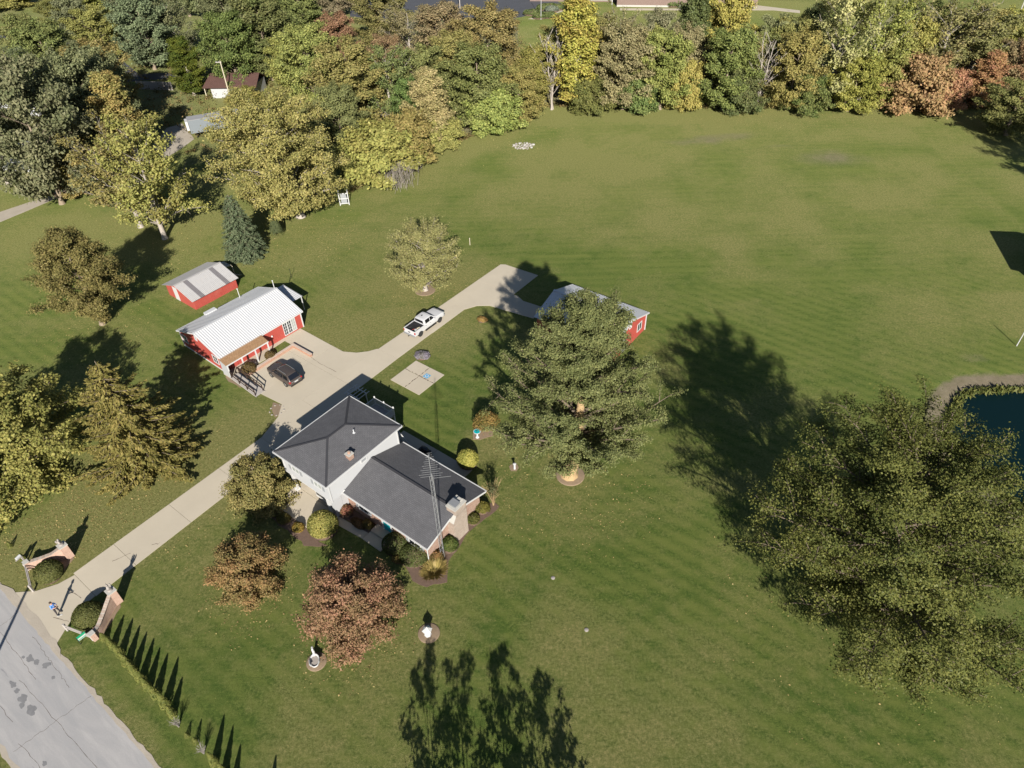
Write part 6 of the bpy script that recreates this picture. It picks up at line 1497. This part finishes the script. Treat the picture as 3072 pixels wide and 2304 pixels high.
# refrigerated trailer
tr0 = (-64.35, 142.34); tra = D_((-64.35, 142.34), (-62.88, 145.03))
tl_ = empty('truck_trailer', tr0, math.radians(24)); tag(tl_, 'white refrigerated trailer parked at the edge of the left woods', 'trailer')
MB().box(0,10.5,0,2.5,1.1,3.7).build('box_body', plain('grey_trailer_side', (.17,.19,.205), .4, .1), tl_)
MB().box(-.04,10.55,-.03,2.53,3.7,3.78).build('roof', plain('trailer_roof', (.27,.27,.275), .5), tl_)
MB().box(-.55,-.02,.15,2.35,1.7,3.5).build('cooling_unit', M['white'], tl_, False, .06); MB().box(-.57,-.54,.35,1.2,1.75,2.3).build('grille', M['steel_dark'], tl_); MB().box(-.03,.03,-.02,.45,2.0,3.3).build('dark_panel', M['steel_dark'], tl_)
MB().box(.9,1.1,.3,2.2,0,1.1).build('landing_leg', M['steel_dark'], tl_)
for y in (.2,2.0):
    o = MB().lathe([(.3,-.15),(.5,-.15),(.5,.15),(.3,.15)], (0,0,0), 16).build('wheel', M['rubber'], tl_); o.location = (8.8,y+.15,.5); o.rotation_euler = (PI/2,0,0)
# board fence by the far road
fc = empty('board_fence', (-85.58, 173.77), 0); tag(fc, 'row of pale vertical fence boards in shade below the far road', 'fence')
bd = MB().box(-.14,.14,-.02,.02,0,1.9).mesh('board', M['wood_grey'])
f0 = (-88.11, 174.68); f1 = (-79.38, 173.27); fc.location = (*f0,0)
for i in range(34):
    t = i/33; o = inst('board', bd, fc, ((f1[0]-f0[0])*t, (f1[1]-f0[1])*t, 0), (0,0,math.atan2(f1[1]-f0[1], f1[0]-f0[0])))
# white house and its brown annex at the left edge
wh = empty('white_house', (-113.64, 162.49), math.radians(-8)); tag(wh, 'white-roofed house glimpsed through trees at the left edge', 'house')
mb = MB(); mb.box(-7,6,0,8,0,3); mb.build('wall', M['siding'], wh); slope('roof_slope', [(-7.5,-.5,2.95),(6.5,-.5,2.95),(6.5,4,4.4),(-7.5,4,4.4)], M['metal_white'], wh, 0, None); slope('roof_slope', [(-7.5,4,4.4),(6.5,4,4.4),(6.5,8.5,2.95),(-7.5,8.5,2.95)], M['metal_white'], wh, 0, None)
window(wh, (-2,0), FACE_M2, 1.2, 1.2, 1.0); window(wh, (2,0), FACE_M2, 1.2, 1.2, 1.0)
hx = empty('brown_outbuilding', (-106.21, 158.21), math.radians(-8)); tag(hx, 'small brown-roofed outbuilding right of the white house', 'outbuilding')
MB().box(-2.6,2.6,0,4,0,2.4).build('wall', M['siding'], hx); mm = plain('faded_brown_roof', (.24,.16,.13), .8)
slope('roof_slope', [(-3,-.4,2.35),(3,-.4,2.35),(3,2,3.3),(-3,2,3.3)], mm, hx, 0, None); slope('roof_slope', [(-3,2,3.3),(3,2,3.3),(3,4.4,2.35),(-3,4.4,2.35)], mm, hx, 0, None)
gh = empty('grey_house', (-94.73, 126.85), math.radians(20)); tag(gh, 'grey-roofed house corner at the left edge beside the gravel lane', 'house')
MB().box(-12,6,0,9,0,2.8).build('wall', M['siding'], gh); slope('roof_slope', [(-12.5,-.5,2.75),(6.5,-.5,2.75),(6.5,4.5,4.3),(-12.5,4.5,4.3)], M['metal_old'], gh, 0, None); slope('roof_slope', [(-12.5,4.5,4.3),(6.5,4.5,4.3),(6.5,9.5,2.75),(-12.5,9.5,2.75)], M['metal_old'], gh, 0, None)
window(gh, (2,0), FACE_M2, 1.2, 1.2, .9)
# school building at the top edge
sb = (78.07, 235.05); sb0 = (35.95, 241.23); sa = D_(sb0, sb)
sch = empty('school_building', sb0, sa); tag(sch, 'long flat tan-brick school building along the top edge', 'building')
Ls = math.hypot(sb[0]-sb0[0], sb[1]-sb0[1])
bk_ = brick_mat('school_brick', (.20,.135,.11), (.25,.17,.14), (.25,.21,.19), 1.6)
MB().box(0,Ls,0,30,0,5).build('wall', bk_, sch); MB().box(-28,0,6,30,0,4.5).build('entrance_block', bk_, sch); MB().box(-.15,Ls+.15,-.15,30.15,5,5.35).build('parapet', M['stone_pale'], sch)
MB().box(0,Ls,-.12,.0,0,.5).build('plinth', M['stone_pale'], sch)
for i in range(5): window(sch, (-2.0-i*1.5,5.98), FACE_M2, 1.2, 2.6, .5, 2, 3)
for i in range(4): window(sch, (-14-i*3.2,5.98), FACE_M2, 1.1, 2.2, .8, 1, 2)
MB().box(-12,-1,2.5,6.0,3.4,3.7).build('canopy', M['steel_dark'], sch)
for x in (-11.5,-1.5): MB().box(x-.1,x+.1,2.7,2.9,0,3.4).build('canopy_post', M['white'], sch)
fl = empty('flagpole', (11.59, 228.24)); tag(fl, 'tall white flagpole in front of the school', 'flagpole'); MB().tube((0,0,0),(0,0,11),.09,.05).build('shaft', M['white'], fl); MB().ball((0,0,11.1),.12).build('finial', M['white'], fl)
for i, (p, lb) in enumerate((((13.02, 240.16),'leftmost dark round shrub along the school front'),((15.17, 240.60),'second dark round shrub along the school front'),((17.21, 239.38),'third dark round shrub along the school front'),((9.39, 233.97),'long low shrub by the school parking lot'),((11.26, 229.82),'dark shrub at the foot of the flagpole'),((14.55, 230.27),'round shrub right of the flagpole'),((15.40, 237.41),'pale blue-green spreading shrub before the school'),((53.35, 239.55),'dark shrub at the right corner of the school'))):
    shrub('school_shrub', lb, p, 2.3 if i != 3 else 3.2, 1.8, 1.7, 900, .32, *(((.10,.12,.09),(.17,.19,.14)) if i == 6 else DGREEN), group='shrubs before the school')
# power line along the top with its pole at the right
pr = empty('power_pole', (145.76, 213.80)); tag(pr, 'white utility pole carrying the power lines in the upper right corner', 'pole')
PH = 11.5; MB().tube((0,0,0),(0,0,PH),.17,.12,8).build('shaft', M['stone_pale'], pr); MB().box(-.06,.06,-1.2,1.2,PH-.6,PH-.45).build('cross_arm', M['wood_grey'], pr)
for y in (-1.0,0,1.0): MB().lathe([(.05,PH-.45),(.05,PH-.28)], (0,y,0), 6).build('insulator', M['white'], pr)
pr2 = empty('power_pole', (-13.27, 244.41)); tag(pr2, 'distant utility pole left of the school carrying the power lines', 'pole'); MB().tube((0,0,0),(0,0,PH),.17,.12,8).build('shaft', M['wood_grey'], pr2); MB().box(-.06,.06,-1.2,1.2,PH-.6,PH-.45).build('cross_arm', M['wood_grey'], pr2)
a_ = Vector(pr.location); b_ = Vector(pr2.location)
for k, dy in enumerate((-1.0,0,1.0)):
    mb = MB(); n_ = 24
    for i in range(n_):
        t0, t1 = i/n_, (i+1)/n_; f_ = lambda t: (a_.x+(b_.x-a_.x)*t, a_.y+(b_.y-a_.y)*t+dy, PH-.28-6*t*(1-t)*.45)
        mb.tube(f_(t0), f_(t1), .03, n=4, cap=False)
    o = mb.build('power_line', M['stone_pale']); tag(o, ('near','middle','far')[k]+' cable of the power line along the top edge', 'cable', 'power lines along the top')
wp = empty('lamp_post', (80.38, 197.44)); tag(wp, 'short white post on the school lawn right of the dark tree', 'post'); MB().box(-.2,.2,-.2,.2,0,3.0).build('shaft', M['white'], wp); MB().box(-.28,.28,-.28,.28,3.0,3.2).build('cap', M['white'], wp)


# reeds round the pond
rs = np.random.RandomState(61); n_ = 2600
an_ = rs.uniform(0, 2*PI, n_); f_ = 1.0+rs.normal(0,.025,n_)+.03*np.sin(an_*7)
pos = np.stack([POND[0]+POND[2]*f_*1.0*np.cos(an_), POND[1]+POND[3]*f_*np.sin(an_), -.35+rs.uniform(0,.35,n_)], 1)
ax = rs.normal(0,.45,(n_,3))+[0,0,1.0]; nr = rs.normal(size=(n_,3))+[0,-.6,.6]
o = leafobj('pond_reeds', leaf_mesh('pond_reeds', pos, nr, .75*rs.uniform(.6,1.3,n_), rs.uniform(size=n_), rs.uniform(size=n_), .3, ax, rs), None, (.060,.075,.022), (.135,.135,.040)); tag(o, 'yellow-green reeds fringing the pond', None, None, 'stuff')
